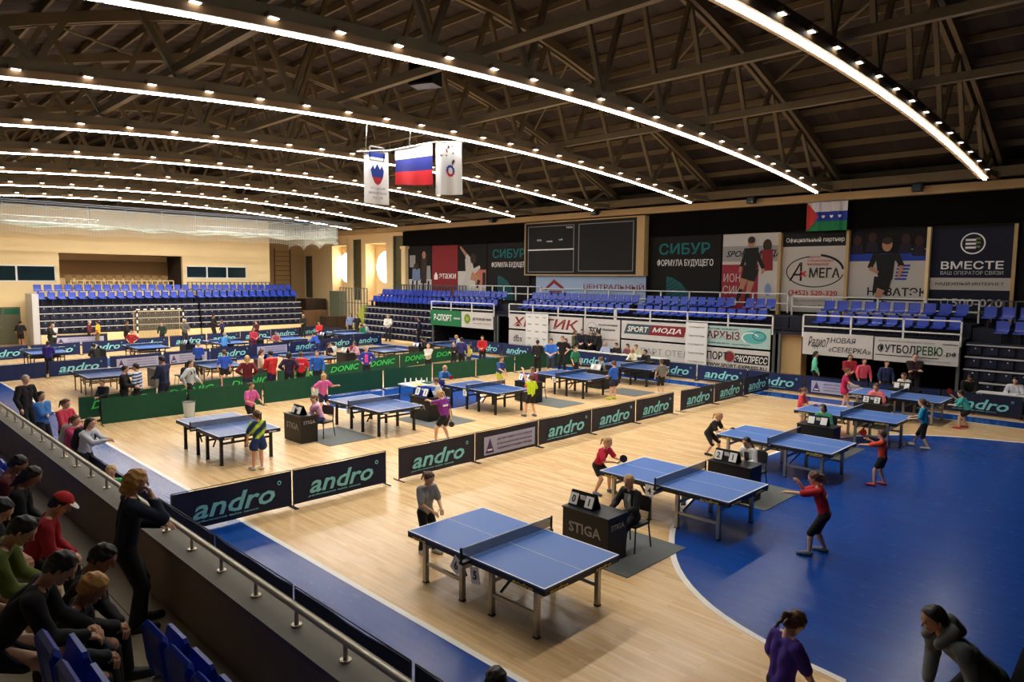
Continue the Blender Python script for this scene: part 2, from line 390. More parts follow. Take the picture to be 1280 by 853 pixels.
        shoes.append([c((fd[0]-.015*h*tdir[0], fd[1], .026*h+zz), (fd[0]+.035*h*tdir[0], fd[1]+.035*h*tdir[1], .027*h+zz), .03*h, .031*h), c((fd[0]+.035*h*tdir[0], fd[1]+.035*h*tdir[1], .024*h+zz), (fd[0]+.115*h*tdir[0], fd[1]+.115*h*tdir[1], .02*h+zz), .03*h, .025*h)])
        if leg == 'shorts': trs += [c(h0, h0+(kn-h0)*.62, .06*h, .052*h)]
        elif leg == 'knee': trs += [c(h0, kn+(an-kn)*.08, .058*h, .042*h)]
        elif leg == 'skirt': trs += [c(h0+S_*sd*.005*h, h0+(kn-h0)*.42+S_*sd*.02*h, .06*h, .075*h)]
        else: trs += [c(h0, kn, .057*h, .042*h), c(kn, an+(kn-an)*.06, .042*h, .034*h)]
    sk = skin
    body = torso+neck+head+arms+legs
    fine = near
    if not fine:
        for (wp, d, hs, cur, hl, pc) in hands:
            body += [c(wp, wp+d*hl*.45, .017*h, .022*h), c(wp+d*hl*.45, wp+d*hl*.85+cur*hl*.15, .018*h, .012*h)]
    v, q = net(body, res, k=.018)
    if fine:
        for i, (wp, d, hs, cur, hl, pc) in enumerate(hands):
            sd = (-1, 1)[i]
            pr_ = [c(wp-d*hl*.15, wp+d*hl*.1, .0165*h, .016*h), c(wp+d*hl*.1-hs*.008*h, wp+d*hl*.42-hs*.012*h, .012*h, .011*h), c(wp+d*hl*.1+hs*.008*h, wp+d*hl*.42+hs*.012*h, .012*h, .011*h)]
            for fi, (o_, ln_) in enumerate(((-.018, .40), (-.006, .5), (.006, .52), (.018, .46))):
                b0 = wp+d*hl*.44+hs*o_*h; b1 = b0+d*hl*ln_*.5+cur*hl*.07; b2 = b1+d*hl*ln_*.38+cur*hl*.24
                pr_ += [c(b0, b1, .0052*h, .0047*h, .003), c(b1, b2, .0047*h, .004*h, .002)]
            tb = wp+d*hl*.12+hs*.014*h*(1 if sd < 0 else 1); pr_ += [c(tb, tb+d*hl*.22+hs*.022*h+cur*.008*h, .008*h, .006*h, .004), c(tb+d*hl*.22+hs*.022*h+cur*.008*h, tb+d*hl*.44+hs*.026*h+cur*.018*h, .006*h, .0048*h, .003)]
            v2, q2 = net(pr_, .0042, k=.006)
            q = np.concatenate([q, q2+len(v)]); v = np.concatenate([v, v2])
    put('body', npmesh('body', v, q, sk), root)
    g = .010 if near else .014
    hem = hip-U*(.035*h if leg != 'skirt' else 0); coll = sh+U*.034*h
    v, q = net(torso+sleeves, res, k=.02, grow=g, clips=[(hem, -U), (coll, U)]); v = v+.0035*np.sin(v[:, [1, 2, 0]]*38+v[:, [2, 0, 1]]*31)
    put('shirt', npmesh('shirt', v, q, top), root)
    pe = [c(hip+S_*.036*h, hip-S_*.036*h, .062*h, .062*h), c(hip+S_*.03*h, waist+S_*.03*h, .056*h, .05*h), c(hip-S_*.03*h, waist-S_*.03*h, .056*h, .05*h)]
    v, q = net(pe+trs, res, k=.02, grow=.004, clips=[(hip+U*.06*h, U)])
    put({'shorts': 'shorts', 'knee': 'leggings', 'skirt': 'skirt', 'long': 'trousers'}[leg], npmesh('bottom', v, q, bottom), root)
    SM = {'w': mat('white_shoe', (206, 204, 200), .5), 'k': mat('black_shoe', (24, 24, 28), .5), 'r': mat('red_shoe', (190, 50, 50), .5), 'y': mat('lime_shoe', (190, 210, 60), .5), 'g': mat('grey_shoe', (92, 104, 122), .5)}[shoe]
    for s in shoes:
        v, q = net(s, min(res, .014), k=.01, clips=[((0, 0, s[0][1][2]-.024*h), (0, 0, -1))]); put('shoe', npmesh('shoe', v, q, SM), root)
    if hair is not None:
        hp = [('e', tuple(H_(-.05, 0, .09)), (.45*hh, .375*hh, .43*hh), Hm)]
        fc = H_(.30, 0, .24); nf = (Hf*.86-Hu*.52)
        cl = [(tuple(H_(.16, 0, .12)), tuple(nf))]
        if hairstyle != 'short': hp.append(c(H_(-.25, 0, .05), H_(-.3, 0, -.25), .24*hh, .2*hh))
        else: hp.append(c(H_(-.22, 0, .05), H_(-.26, 0, -.16), .22*hh, .2*hh))
        if hairstyle in ('tail', 'braid'):
            hp += [c(H_(-.42, 0, .15), H_(-.66, 0, .02), .11*hh, .12*hh, .01), c(H_(-.66, 0, .02), H_(-.74, 0, -.65), .12*hh, .05*hh, .01)]
        if hairstyle == 'braid': hp += [c(H_(-.1, .3, -.1), H_(.1, .38, -.6), .1*hh, .09*hh, .01), c(H_(.1, .38, -.6), H_(.2, .3, -1.15), .09*hh, .04*hh, .01)]
        if hairstyle == 'long':
            hp += [c(H_(-.12, .3, 0), H_(-.05, .34, -.75), .13*hh, .12*hh), c(H_(-.12, -.3, 0), H_(-.05, -.34, -.75), .13*hh, .12*hh), c(H_(-.32, 0, 0), H_(-.34, 0, -.85), .24*hh, .2*hh)]
        if hairstyle == 'bob':
            hp += [c(H_(-.12, .3, .05), H_(-.02, .32, -.38), .15*hh, .14*hh), c(H_(-.12, -.3, .05), H_(-.02, -.32, -.38), .15*hh, .14*hh), c(H_(-.28, 0, 0), H_(-.32, 0, -.42), .27*hh, .24*hh)]
        if hairstyle == 'bun': hp += [c(H_(-.38, 0, .3), H_(-.46, 0, .34), .14*hh, .14*hh, .01)]
        v, q = net(hp, min(res, .012), k=.02, clips=cl); v = v+.0035*np.sin(v[:, [1, 2, 0]]*95+v[:, [2, 0, 1]]*60); put('hair', npmesh('hair', v, q, hair), root)
    if near or dist < 20:
        e = G()
        for s in (-.13, .13): e.disc(H_(.365, s, .03), Hf, .045*hh, .02*hh, mat('eye_dark', (24, 18, 14), .3), 8, .028*hh)
        e.build('eye', root); m = G(); m.disc(H_(.392, 0, -.21), Hf, .09*hh, .012*hh, mat('lip', (168, 92, 82), .5), 10, .02*hh); m.build('mouth', root)
    if extra: extra(root, dict(H=H_, sh=sh, U=U, F=F, S=S_, hip=hip, h=h, hh=hh, wr=wr, Hm=Hm, chest=chest, waist=waist, knees=kn_, torso=torso, sleeves=sleeves, res=res, head=head, c=c))
    M = Matrix.Translation((x, y, z0)) @ Matrix.Rotation(R(face), 4, 'Z')
    return root, {s: (M @ Vector(wr[s][0]+wr[s][1]*.07*h), (M.to_3x3() @ Vector(wr[s][1]))) for s in (-1, 1)}

# ================================================================ SETTING
g = G(); g.box(-62, 8, -6, 36, -.15, 0, M_WOOD); floor = struct(g, 'floor')
def strip(name, pts, m, z=.0, t=.002):
    g = G(); g.plate(pts, z, t, m); return g.build(name, floor)
def rect(x0, x1, y0, y1): return [(x0, y0), (x1, y0), (x1, y1), (x0, y1)]
ARC = [(8, 7.75), (-1.6, 7.78), (-2.57, 7.93), (-3.45, 8.08), (-4.56, 8.5), (-5.54, 9.28), (-6.34, 10.4), (-6.95, 11.7), (-7.35, 13.2), (-7.62, 15), (-7.72, 16.8), (-7.62, 18.5), (-7.4, 20.1), (-6.9, 21.3), (-6.1, 22.4), (-5, 23.3), (-3.6, 23.85), (-2, 24.05), (8, 24.1)]
def smooth(P, n=4):
    P = [P[0]]+P+[P[-1]]; out = []
    for i in range(1, len(P)-2):
        for k in range(n):
            t = k/n; a, b, c, d = (np.array(q, float) for q in P[i-1:i+3])
            out.append(tuple(.5*((2*b)+(c-a)*t+(2*a-5*b+4*c-d)*t*t+(3*b-a-3*c+d)*t**3)))
    return out+[P[-2]]
def offset(P, d):
    out = []
    for i, p in enumerate(P):
        a = np.array(P[max(i-1, 0)]); b = np.array(P[min(i+1, len(P)-1)]); t = (b-a)/np.linalg.norm(b-a)
        out.append((p[0]+t[1]*d, p[1]-t[0]*d))
    return out
A = smooth(ARC)
strip('goal_area_paint', A, M_BLUE)
def ribbon(name, P, wd, m, z=.002):
    Q = offset(P, wd); g = G()
    for i in range(len(P)-1): g.plate([P[i], P[i+1], Q[i+1], Q[i]], z, .0015, m)
    g.build(name, floor)
ribbon('goal_area_line', A, .1, M_LINE)
B = [(-44-(p[0]+.3), p[1]) for p in A][::-1]; B = [(max(q[0], -42.2), q[1]) for q in B]
strip('goal_area_paint', B, M_BLUE); 
strip('side_band_paint', rect(-44, 8, 2.7, 5.33), M_BLUE)
strip('side_line', rect(-44, 8, 5.33, 5.42), M_LINE, .002)
strip('side_band_paint', rect(-44, 8, 26.25, 27.35), M_BLUE)
strip('side_line', rect(-44, 8, 26.17, 26.25), M_LINE, .002)
strip('side_line', rect(-44, 8, 27.35, 27.41), M_LINE, .002)
strip('goal_line', rect(-42.1, -42, 5.4, 26), M_LINE, .002)
circ = [(-21+3*math.cos(a), 15.5+3*math.sin(a)) for a in np.linspace(0, 2*PI, 49)]
strip('centre_circle_paint', circ[:-1], M_BLUE); ribbon('centre_circle_line', circ, -.09, M_LINE)

# ---- left end wall with the box, two window rows and a grey door
XL = -54.0
g = G()
def wall_x(g, x, th, y0, y1, z0, z1, holes, m):
    """wall in the plane X=x (front face), thickness towards -X, with rectangular holes (y0,y1,z0,z1)"""
    ys = sorted({y0, y1, *[h[0] for h in holes], *[h[1] for h in holes]}); zs = sorted({z0, z1, *[h[2] for h in holes], *[h[3] for h in holes]})
    for a, b in zip(ys, ys[1:]):
        for c, d in zip(zs, zs[1:]):
            if any(h[0] <= (a+b)/2 <= h[1] and h[2] <= (c+d)/2 <= h[3] for h in holes): continue
            g.box(x-th, x, a, b, c, d, m)
wall_x(g, XL, .3, -4, 26.45, 0, 9.0, [(11.72, 19.62, 3.5, 5.95), (7.2, 11.5, 4.05, 5.1), (19.85, 24.5, 4.33, 5.25), (7.4, 9.45, 0, 2.4)], M_CREAM)
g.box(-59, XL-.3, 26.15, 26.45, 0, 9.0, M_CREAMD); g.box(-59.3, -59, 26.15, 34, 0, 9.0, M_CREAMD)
wl = struct(g, 'wall_left')
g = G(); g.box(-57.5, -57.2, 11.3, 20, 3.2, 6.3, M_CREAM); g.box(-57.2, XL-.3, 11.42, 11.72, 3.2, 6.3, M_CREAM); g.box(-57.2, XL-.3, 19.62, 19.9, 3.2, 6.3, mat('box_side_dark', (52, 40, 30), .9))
g.box(-57.2, XL-.3, 11.42, 19.9, 3.2, 3.5, M_CREAM); g.box(-57.2, XL-.3, 11.42, 19.9, 5.95, 6.2, M_CREAMD); g.box(-57.2, -57.1, 11.72, 19.62, 4.3, 5.55, mat('brown_panel', (150, 118, 78), .8)); g.build('spectator_box', wl)
def window_x(name, y0, y1, z0, z1, n, m):
    g = G(); 
    for a, b in ((y0, y0+.06), (y1-.06, y1)): g.box(XL-.12, XL+.03, a, b, z0, z1, M_WHT)
    for a, b in ((z0, z0+.06), (z1-.06, z1)): g.box(XL-.12, XL+.03, y0, y1, a, b, M_WHT)
    o = struct(g, name)
    for i in range(n):
        a = y0+(y1-y0)*i/n; b = y0+(y1-y0)*(i+1)/n
        q = G(); q.box(XL-.1, XL-.07, a, b, z0, z1, m); q.build('pane', o)
        if i: q = G(); q.box(XL-.12, XL+.02, a-.05, a+.05, z0, z1, M_WHT); q.build('mullion', o)
window_x('window_1', 7.2, 11.5, 4.05, 5.1, 2, M_GLASS); window_x('window_2', 19.85, 24.5, 4.33, 5.25, 3, M_GLASS)
g = G(); g.box(XL-.15, XL-.05, 7.4, 9.45, 0, 2.4, mat('grey_green_door', (104, 104, 82), .7)); dd = struct(g, 'door_1')
g = G(); g.box(XL-.05, XL-.02, 7.45, 8.45, 1.95, 2.3, mat('green_sign', (20, 96, 70), .6)); g.box(XL-.05, XL-.02, 8.6, 9.4, 1.95, 2.3, MATS['green_sign']); g.build('transom_pane', dd)
g = G(); g.tube([(XL, 8.4, 1.0), (XL+.06, 8.4, 1.0), (XL+.06, 8.4, 1.2), (XL, 8.4, 1.2)], .015, M_SIL); g.build('door_handle', dd)

# ---- back wall: window bays at the left, dark curtain and posters to the right
YB = 32.3
g = G()
HOL = [(-54.15, -51.85, 0, 7.2), (-50.85, -49.6, 2.6, 7.65), (-48.95, -46.05, 2.4, 7.25), (-45.15, -43.75, 2.6, 7.75), (-58.9, -57.6, 2.6, 6.4)]
xs = sorted({-59.3, -43.6, *[h[0] for h in HOL], *[h[1] for h in HOL]}); zs = sorted({0, 9.0, *[h[2] for h in HOL], *[h[3] for h in HOL]})
for a, b in zip(xs, xs[1:]):
    for c, d in zip(zs, zs[1:]):
        if any(h[0] <= (a+b)/2 <= h[1] and h[2] <= (c+d)/2 <= h[3] for h in HOL): continue
        g.box(a, b, YB, YB+.4, c, d, M_CREAM)
g.box(-43.6, 8, YB, YB+.4, 0, 9.0, mat('dark_wall_cladding', (20, 16, 14), .9, noise=.1))
wb = struct(g, 'wall_back')
for i, (a, b, z0) in enumerate(((-54.15, -51.85, 0), (-48.95, -46.05, 2.4))):
    g = G(); g.box(a-.1, b+1.5, YB+1.02, YB+1.2, z0, 7.4, M_CREAM); g.box(a-.1, a, YB+.4, YB+1.02, z0, 7.4, M_CREAM); g.box(b, b+.1, YB+.4, YB+.9, z0, 7.4, M_CREAM); g.box(a-.1, b+.1, YB+.4, YB+1.1, 7.2, 7.4, M_CREAM)
    g.box(a-.1, b+.1, YB+.4, YB+1.1, z0-.1, z0+.02, M_CREAM); g.build('window_bay', wb)
    cx = b-1.4
    g = G(); g.disc((cx, YB+.98, 5.35), (0, 1, 0), 1.28, .03, mat('daylight_pane', (255, 244, 226), emit=9), 36, 1.28); o = struct(g, 'window_%d' % (i+3))
    g = G(); n = 36
    for k in range(n):
        a0, a1 = 2*PI*k/n, 2*PI*(k+1)/n
        g.bar((cx+1.3*math.cos(a0), YB+.96, 5.35+1.3*math.sin(a0)), (cx+1.3*math.cos(a1), YB+.96, 5.35+1.3*math.sin(a1)), .07, .06, M_WHT)
    g.build('window_frame', o)
g = G(); g.box(-54.1, -51.9, YB-.35, YB, .0, 3.3, mat('grey_green_panel', (116, 120, 96), .8)); g.build('lower_panel', wb)
for i, (a, b, z0, z1) in enumerate(((-50.85, -49.6, 2.6, 7.65), (-45.15, -43.75, 2.6, 7.75), (-58.9, -57.6, 2.6, 6.4))):
    g = G()
    for q in (a, b-.07): g.box(q, q+.07, YB+.05, YB+.15, z0, z1, M_GREY)
    for q in np.linspace(z0, z1-.07, 4): g.box(a, b, YB+.05, YB+.15, q, q+.07, M_GREY)
    o = struct(g, 'window_%d' % (i+5))
    for k in range(3):
        q = G(); q.box(a, b, YB+.18, YB+.22, z0+(z1-z0)*k/3, z0+(z1-z0)*(k+1)/3, mat('olive_glass', (88, 84, 52), .3)); q.build('pane', o)
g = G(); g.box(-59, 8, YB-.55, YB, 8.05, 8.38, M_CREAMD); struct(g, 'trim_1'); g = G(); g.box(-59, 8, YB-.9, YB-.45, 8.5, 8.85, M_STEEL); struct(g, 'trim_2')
# near side: wall behind the spectators, right end wall
g = G(); g.box(-62, 8, -4.4, -4, 0, 9.0, mat('side_wall_dark', (60, 52, 44), .9)); struct(g, 'wall_near')
g = G(); g.box(7.6, 8, -4, 33, 0, 14, MATS['side_wall_dark']); struct(g, 'wall_right')

# ---- roof: purlins, deck panels, trusses, struts
ceil = bpy.data.objects.new('ceiling', None); C.objects.link(ceil); ceil['kind'] = 'structure'
YS = list(np.linspace(-3.4, 33.8, 32))
g = G(); g.box(-60, 8, -.04, .04, -.11, .11, M_STEEL); pm = g.mesh('purlin')
xs = [-60]+[(TRX[k]+TRX[k+1])/2 for k in range(7)][::-1]+[-2.8, 8]
for y in YS: put('purlin', pm, ceil, (0, y, hi(y)+.28))
PM = {}
for a, b in zip(YS, YS[1:]):
    g = G(); za, zb = hi(a)+.40, hi(b)+.40; n = 4
    # trapezoid-ribbed sheet, ribs run along the slope
    for xa, xb in zip(xs, xs[1:]):
        g = G(); nx = max(2, int((xb-xa)/.42)); vs = []; fs = []
        for i in range(nx+1):
            x = xa+(xb-xa)*i/nx; dz = (.0, .05)[i % 2]
            vs += [(x, a, za+dz), (x, b, zb+dz)]
        for i in range(nx): fs.append((2*i, 2*i+1, 2*i+3, 2*i+2))
        g.add(vs, fs, M_DECK); g.build('roof_panel', ceil)
g = G(); g.box(-62, 9, -4.4, 34.5, 14.3, 14.5, M_BLKM)
nn = 24; yy = np.linspace(-4.4, 34.5, nn+1)
g = G()
for a, b in zip(yy, yy[1:]):
    g.add([(-62, a, hi(a)+.62), (9, a, hi(a)+.62), (9, b, hi(b)+.62), (-62, b, hi(b)+.62)], [(0, 1, 2, 3)], M_BLKM)
g.build('roof_membrane', ceil)
g = G()
for x in (-60, 8):
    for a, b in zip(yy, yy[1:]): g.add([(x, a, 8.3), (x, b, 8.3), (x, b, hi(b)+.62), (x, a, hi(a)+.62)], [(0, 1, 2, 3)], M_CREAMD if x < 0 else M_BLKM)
g.build('gable', ceil)
# one truss, then copies
def truss():
    t = thing('roof_truss', '', 'truss', (0, 0, 0))
    ny = [15.2+2.9*k for k in range(-5, 6)]; uy = [15.2+2.9*(k+.5) for k in range(-6, 6)]
    def chord(name, f, y0, y1, n, wd, hh, dx=0):
        g = G(); ys = np.linspace(y0, y1, n+1)
        for a, b in zip(ys, ys[1:]): g.bar((dx, a, f(a)), (dx, b, f(b)), wd, hh, M_STEEL)
        g.build(name, t)
    chord('upper_chord', hi, -2.2, 32.6, 20, .14, .3, -.13); chord('upper_chord', hi, -2.2, 32.6, 20, .14, .3, .13)
    chord('lower_chord', low, .6, 29.8, 18, .30, .24)
    for s in (.6, 29.8):
        g = G(); g.bar((0, s, low(s)), (0, -2.0 if s < 1 else 32.4, 8.55), .26, .2, M_STEEL); g.build('tie', t)
    for y in ny:
        for u in (y-1.45, y+1.45):
            if -2 < u < 32.5:
                g = G(); g.bar((0, y, low(y)+.1), (0, u, hi(u)-.1), .13, .13, M_STEEL); g.build('web_member', t)
    return t
T0 = truss(); TR = []
ORD = ['nearest, at the dark right end of the roof', 'second from the right', 'third from the right', 'fourth from the right', 'fifth from the right', 'sixth from the right', 'seventh from the right, before the far net', 'last one, above the hanging net']
for k, x in enumerate(TRX):
    t = T0 if k == 0 else dup(T0)
    t.location = (x, 0, 0); t['label'] = 'brown steel roof truss, '+ORD[k]; t['group'] = 'roof trusses'
for y in (6.4, 11.0, 15.65, 20.3):
    g = G(); g.bar((-59, y, low(y)+.32), (7.5, y, low(y)+.32), .16, .2, M_STEEL); g.build('longitudinal_strut', ceil)
# cross bracing under the deck
for k in range(7):
    for ya, yb in ((5.0, 9.4), (20.9, 25.3)):
        g = G(); g.bar((TRX[k], ya, hi(ya)), (TRX[k+1], yb, hi(yb)), .06, .06, M_STEEL); g.build('wind_brace', ceil)
# light strips: one thing per truss, diffuser segments as parts, small floodlights beside them
def led():
    t = thing('light_strip', '', 'light', (0, 0, 0))
    ys = np.linspace(2.0, 30.0, 23); 
    for a, b in zip(ys, ys[1:]):
        g = G(); g.bar((.02, a, low(a)-.29), (.02, b-.03, low(b)-.29), .085, .035, M_LED); g.build('tube', t)
    g = G()
    for a, b in zip(ys, ys[1:]): g.bar((0, a, low(a)-.19), (0, b, low(b)-.19), .34, .16, mat('tan_housing', (150, 120, 84), .6))
    g.build('housing', t); return t
L0 = led()
for k, x in enumerate(TRX):
    t = L0 if k == 0 else dup(L0)
    t.location = (x+.02, 0, 0); t['label'] = 'white light strip under the truss, '+ORD[k].replace('one', 'strip'); t['group'] = 'light strips'
g = G(); g.box(-.09, .09, -.13, .13, 0, .08, mat('lamp_casing', (120, 100, 76), .5)); casing = g.mesh('casing')
g = G(); g.box(-.045, .045, -.08, .08, -.01, 0, M_SPOT); face_ = g.mesh('lamp_face')
for k, x in enumerate(TRX):
    for j in range(21 if k < 6 else 18):
        y = 3.2+1.3*j
        o = put('floodlight', casing, None, (x+.24, y, low(y)-.13)); put('lamp_face', face_, o)
        tag(o, 'small floodlight beside the strip, truss '+ORD[k].split(',')[0]+' end' if k else 'small floodlight beside the nearest light strip', 'light', 'small floodlights on the truss '+ORD[k].split(',')[0])

# ================================================================ GRANDSTANDS
def seat_mesh():
    g = G(); P = [(-.02, .0), (.0, .06), (.30, .05), (.40, .02), (.42, .04)]
    prof = [(.20, .40), (-.02, .41), (-.17, .43), (-.20, .50), (-.235, .66), (-.26, .80), (-.28, .80), (-.27, .66), (-.235, .47), (-.18, .39), (-.02, .37), (.21, .37)]
    vs = []; fs = []; n = len(prof); W = (-.21, -.19, .19, .21)
    for i, x in enumerate(W):
        for (d, z) in prof:
            lift = .025 if i in (0, 3) else 0; zz = z+lift*(1 if z < .45 else 0); dd = d+(lift if z > .45 else 0)
            vs.append((x, -dd, zz))
    for i in range(3):
        for k in range(n): fs.append((i*n+k, i*n+(k+1) % n, (i+1)*n+(k+1) % n, (i+1)*n+k))
    fs += [tuple(range(n))[::-1], tuple(range(3*n, 4*n))]
    g.add(vs, fs, M_SEAT, False); g.box(-.03, .03, -.1, .06, -.02, .4, M_SEATD); return g.mesh('stadium_seat')
SEATM = seat_mesh()
BRK = G().box(-.03, .03, -.12, .06, 0, .38, M_SIL).mesh('bracket')
def seat(x, y, z, rz, label, group, bracket=False):
    o = put('stadium_seat', SEATM, None, (x, y, z), (0, 0, rz)); tag(o, label, 'seat', group)
    if bracket: put('bracket', BRK, o)
    return o
def steps(name, label, loc, rz, L, zb, levels, rise, rows, base_m, dark=True):
    """telescopic stand: closed drawers below, open seat rows above; local x along, -y to the front"""
    t = thing(name, label, 'grandstand', loc, rz)
    g = G(); g.box(0, L, 0.02, 3.0, 0, zb, base_m); g.build('base', t)
    for k in range(levels):
        z0 = zb+k*rise; y0 = .1*k
        g = G(); g.box(0, L, y0+.12, 3.0, z0, z0+rise, M_SEATD); g.build('drawer_front', t)
        g = G(); g.box(0, L, y0, y0+.5, z0+rise-.045, z0+rise, mat('pale_nosing', (196, 196, 198), .5)); g.build('nosing', t)
        g = G(); n = int(L/.5)
        for i in range(n):
            xx = .12+i*.5; g.box(xx, xx+.34, y0+.03, y0+.12, z0+.08, z0+rise-.09, mat('folded_seat_blue', (15, 20, 50), .5)); g.box(xx+.15, xx+.19, y0+.02, y0+.04, z0+rise-.16, z0+rise-.12, M_WHT)
        g.build('folded_seat', t, kind='stuff')
    zt = zb+levels*rise
    for r in range(rows):
        g = G(); g.box(0, L, .45+.85*r, 3.0, zt, zt+.06+.48*r, M_SEATD); g.build('seat_tier', t)
    return t, zt
# back stand: left telescopic part, banner part, long middle part, right part, dark telescopic part at the far right
st1, zt = steps('grandstand', 'telescopic blue stand left of the green sport banner on the long wall', (-44.6, 28.95, 0), 0, 8.3, .1, 5, .44, 2, M_CREAM)
st2, _ = steps('grandstand', 'dark telescopic stand at the far right of the long wall', (-5.85, 28.95, 0), 0, 12.6, .1, 5, .44, 2, M_BLK)
def deck(x0, x1, label):
    t = thing('grandstand', label, 'grandstand', (x0, 29.05, 0)); L = x1-x0
    g = G(); g.box(0, L, 0, 3.2, 2.25, 2.38, M_SEATD); g.build('deck', t)
    for r in range(2): g = G(); g.box(0, L, .35+.85*r, 3.2, 2.42, 2.34+.12+.48*r, M_SEATD); g.build('seat_tier', t)
    g = G(); g.box(0, L, 1.6, 1.7, 0, 2.25, M_BLKM); g.build('rear_wall', t)
    for x in np.linspace(.1, L-.1, max(2, int(L/4))): g = G(); g.box(x-.05, x+.05, .0, .1, 0, 2.25, M_GREY); g.build('column', t)
    return t
deck(-36.25, -30.1, 'raised stand above the green sport banner on the long wall')
deck(-30.05, -12.75, 'long raised stand behind the white sponsor banners under the scoreboard')
deck(-12.7, -5.9, 'raised stand above the two white banners at the right of the long wall')
g = G(); g.box(-12.7, -11.75, 29.3, 29.9, 0, 2.25, M_CREAMD); struct(g, 'trim_3')
def railing(x0, x1, y, z0, z1, n, label, group=None, mid=1, m=None):
    m = m or M_WHT; t = thing('railing', label, 'railing', (x0, y, z0), 0, group); L = x1-x0; H = z1-z0
    for i in range(n+1): g = G(); g.box(L*i/n-.03, L*i/n+.03, -.03, .03, 0, H, m); g.build('post', t)
    for k in range(mid+1): g = G(); zz = H*(mid+1-k)/(mid+1); g.box(-.03, L+.03, -.03, .03, zz-.05, zz, m); g.build('rail', t)
    return t
railing(-36.2, -30.2, 29.0, 2.2, 3.0, 3, 'white front railing above the green sport banner')
railing(-28.9, -21.25, 29.0, 2.2, 3.05, 4, 'white front railing above the left half of the long banners')
railing(-21.15, -12.9, 29.0, 2.2, 3.05, 4, 'white front railing above the right half of the long banners')
railing(-11.6, -5.95, 29.0, 2.2, 3.15, 3, 'white front railing above the handwritten and football banners')
railing(-35.5, -29.0, 31.85, 3.1, 4.05, 6, 'white rear railing below the left leaf poster')
railing(-28.9, -13.5, 31.85, 3.05, 3.95, 9, 'long white rear railing behind the middle seats')
railing(-13.3, -6.0, 31.85, 2.92, 3.85, 4, 'white rear railing behind the seats at the right posters')
railing(-44.4, -36, 31.85, 3.1, 4.0, 26, 'thin pale rear fence left of the red poster', mid=0, m=M_GREY)
railing(-5.6, 2, 31.85, 3.0, 3.85, 20, 'thin dark rear fence at the far right stand', mid=0, m=M_GREY)
railing(-48.5, -44.7, 29.6, 1.4, 3.7, 9, 'pale stair fence left of the telescopic blue stand', mid=1, m=M_GREY)
g = G()
for k in range(8): g.box(-46.8+.25*k, -44.7, 29.3, 31.2, .3*k, .3*(k+1), mat('yellow_green_step', (150, 160, 60), .7))
tag(g.build('stairs'), 'yellow-green stairs at the left end of the long stand', 'stairs')
for (a, b, zz, nm) in ((-44.5, -36.4, 2.3, 'above the telescopic part left of the green banner'), (-36.1, -30.9, 2.36, 'above the green sport banner'), (-28.8, -21.0, 2.36, 'above the left half of the long banners'), (-20.6, -13.6, 2.36, 'above the right half of the long banners'), (-11.5, -6.1, 2.36, 'above the handwritten and football banners'), (-5.7, 1.5, 2.3, 'at the dark far right stand')):
    n = int((b-a)/(.5 if a < -12 else .52))
    for r in range(2):
        for i in range(n):
            if random.random() < .02: continue
            seat(a+.25+(b-a-.5)*i/(n-1), 29.78+.85*r, zz+.05+.48*r, 0, 'blue plastic seat in the %s row %s' % (('front', 'rear')[r], nm), 'blue seats in the %s row %s' % (('front', 'rear')[r], nm))
# stand at the left end wall
for (y0, L, nm) in ((9.9, 9.7, 'left of the goal'), (19.75, 7.9, 'right of the goal')):
    t, zt = steps('grandstand', 'telescopic blue stand on the left end wall, part '+nm, (-50.9, y0, 0), PI/2, L, .75, 4, .44, 2, M_CREAM)
    for r in range(2):
        n = int(L/.56)
        for i in range(n):
            seat(-50.9-.8-.85*r, y0+.28+(L-.56)*i/(n-1), zt+.07+.48*r, PI/2, 'blue plastic seat in the %s row of the end stand, %s' % (('front', 'rear')[r], nm), 'blue seats in the %s row of the end stand %s' % (('front', 'rear')[r], nm))
g = G(); g.box(-52.6, -50.8, 9.5, 9.85, 0, 3.3, MATS['pale_nosing']); tag(g.build('stand_side_frame'), 'pale lattice side frame at the left edge of the end stand', 'frame')
# chairs and rail in the spectator box
bm_ = mat('beige_brown_chair', (150, 118, 74), .7)
g = G(); g.box(-.22, .22, -.2, .22, .42, .5, bm_); g.plate([(-.2, .5), (.2, .5), (.24, .8), (.16, .98), (-.16, .98), (-.24, .8)], -.24, .05, bm_, lambda a, b, c: (a, -c, b)); 
for x in (-.18, .18):
    for y in (-.18, .18): g.box(x-.015, x+.015, y-.015, y+.015, 0, .42, M_BLK)
cm = g.mesh('armchair')
for i in range(11):
    o = put('armchair', cm, None, (-55.3, 12.6+.62*i, 3.5), (0, 0, PI/2)); tag(o, 'beige rounded chair in the row inside the wall box', 'chair', 'beige chairs in the spectator box')
def railing_y(y0, y1, x, z0, z1, n, label, m):
    t = railing(0, y1-y0, 0, z0, z1, n, label, None, 1, m); t.location = (x, y0, z0); t.rotation_euler.z = PI/2; return t
railing_y(12.4, 19.0, -54.2, 3.5, 4.15, 18, 'cream railing in front of the beige chairs', M_CREAM)
railing_y(19.8, 26.2, -53.6, 3.05, 4.05, 20, 'thin pale fence behind the end stand right of the box', M_GREY)

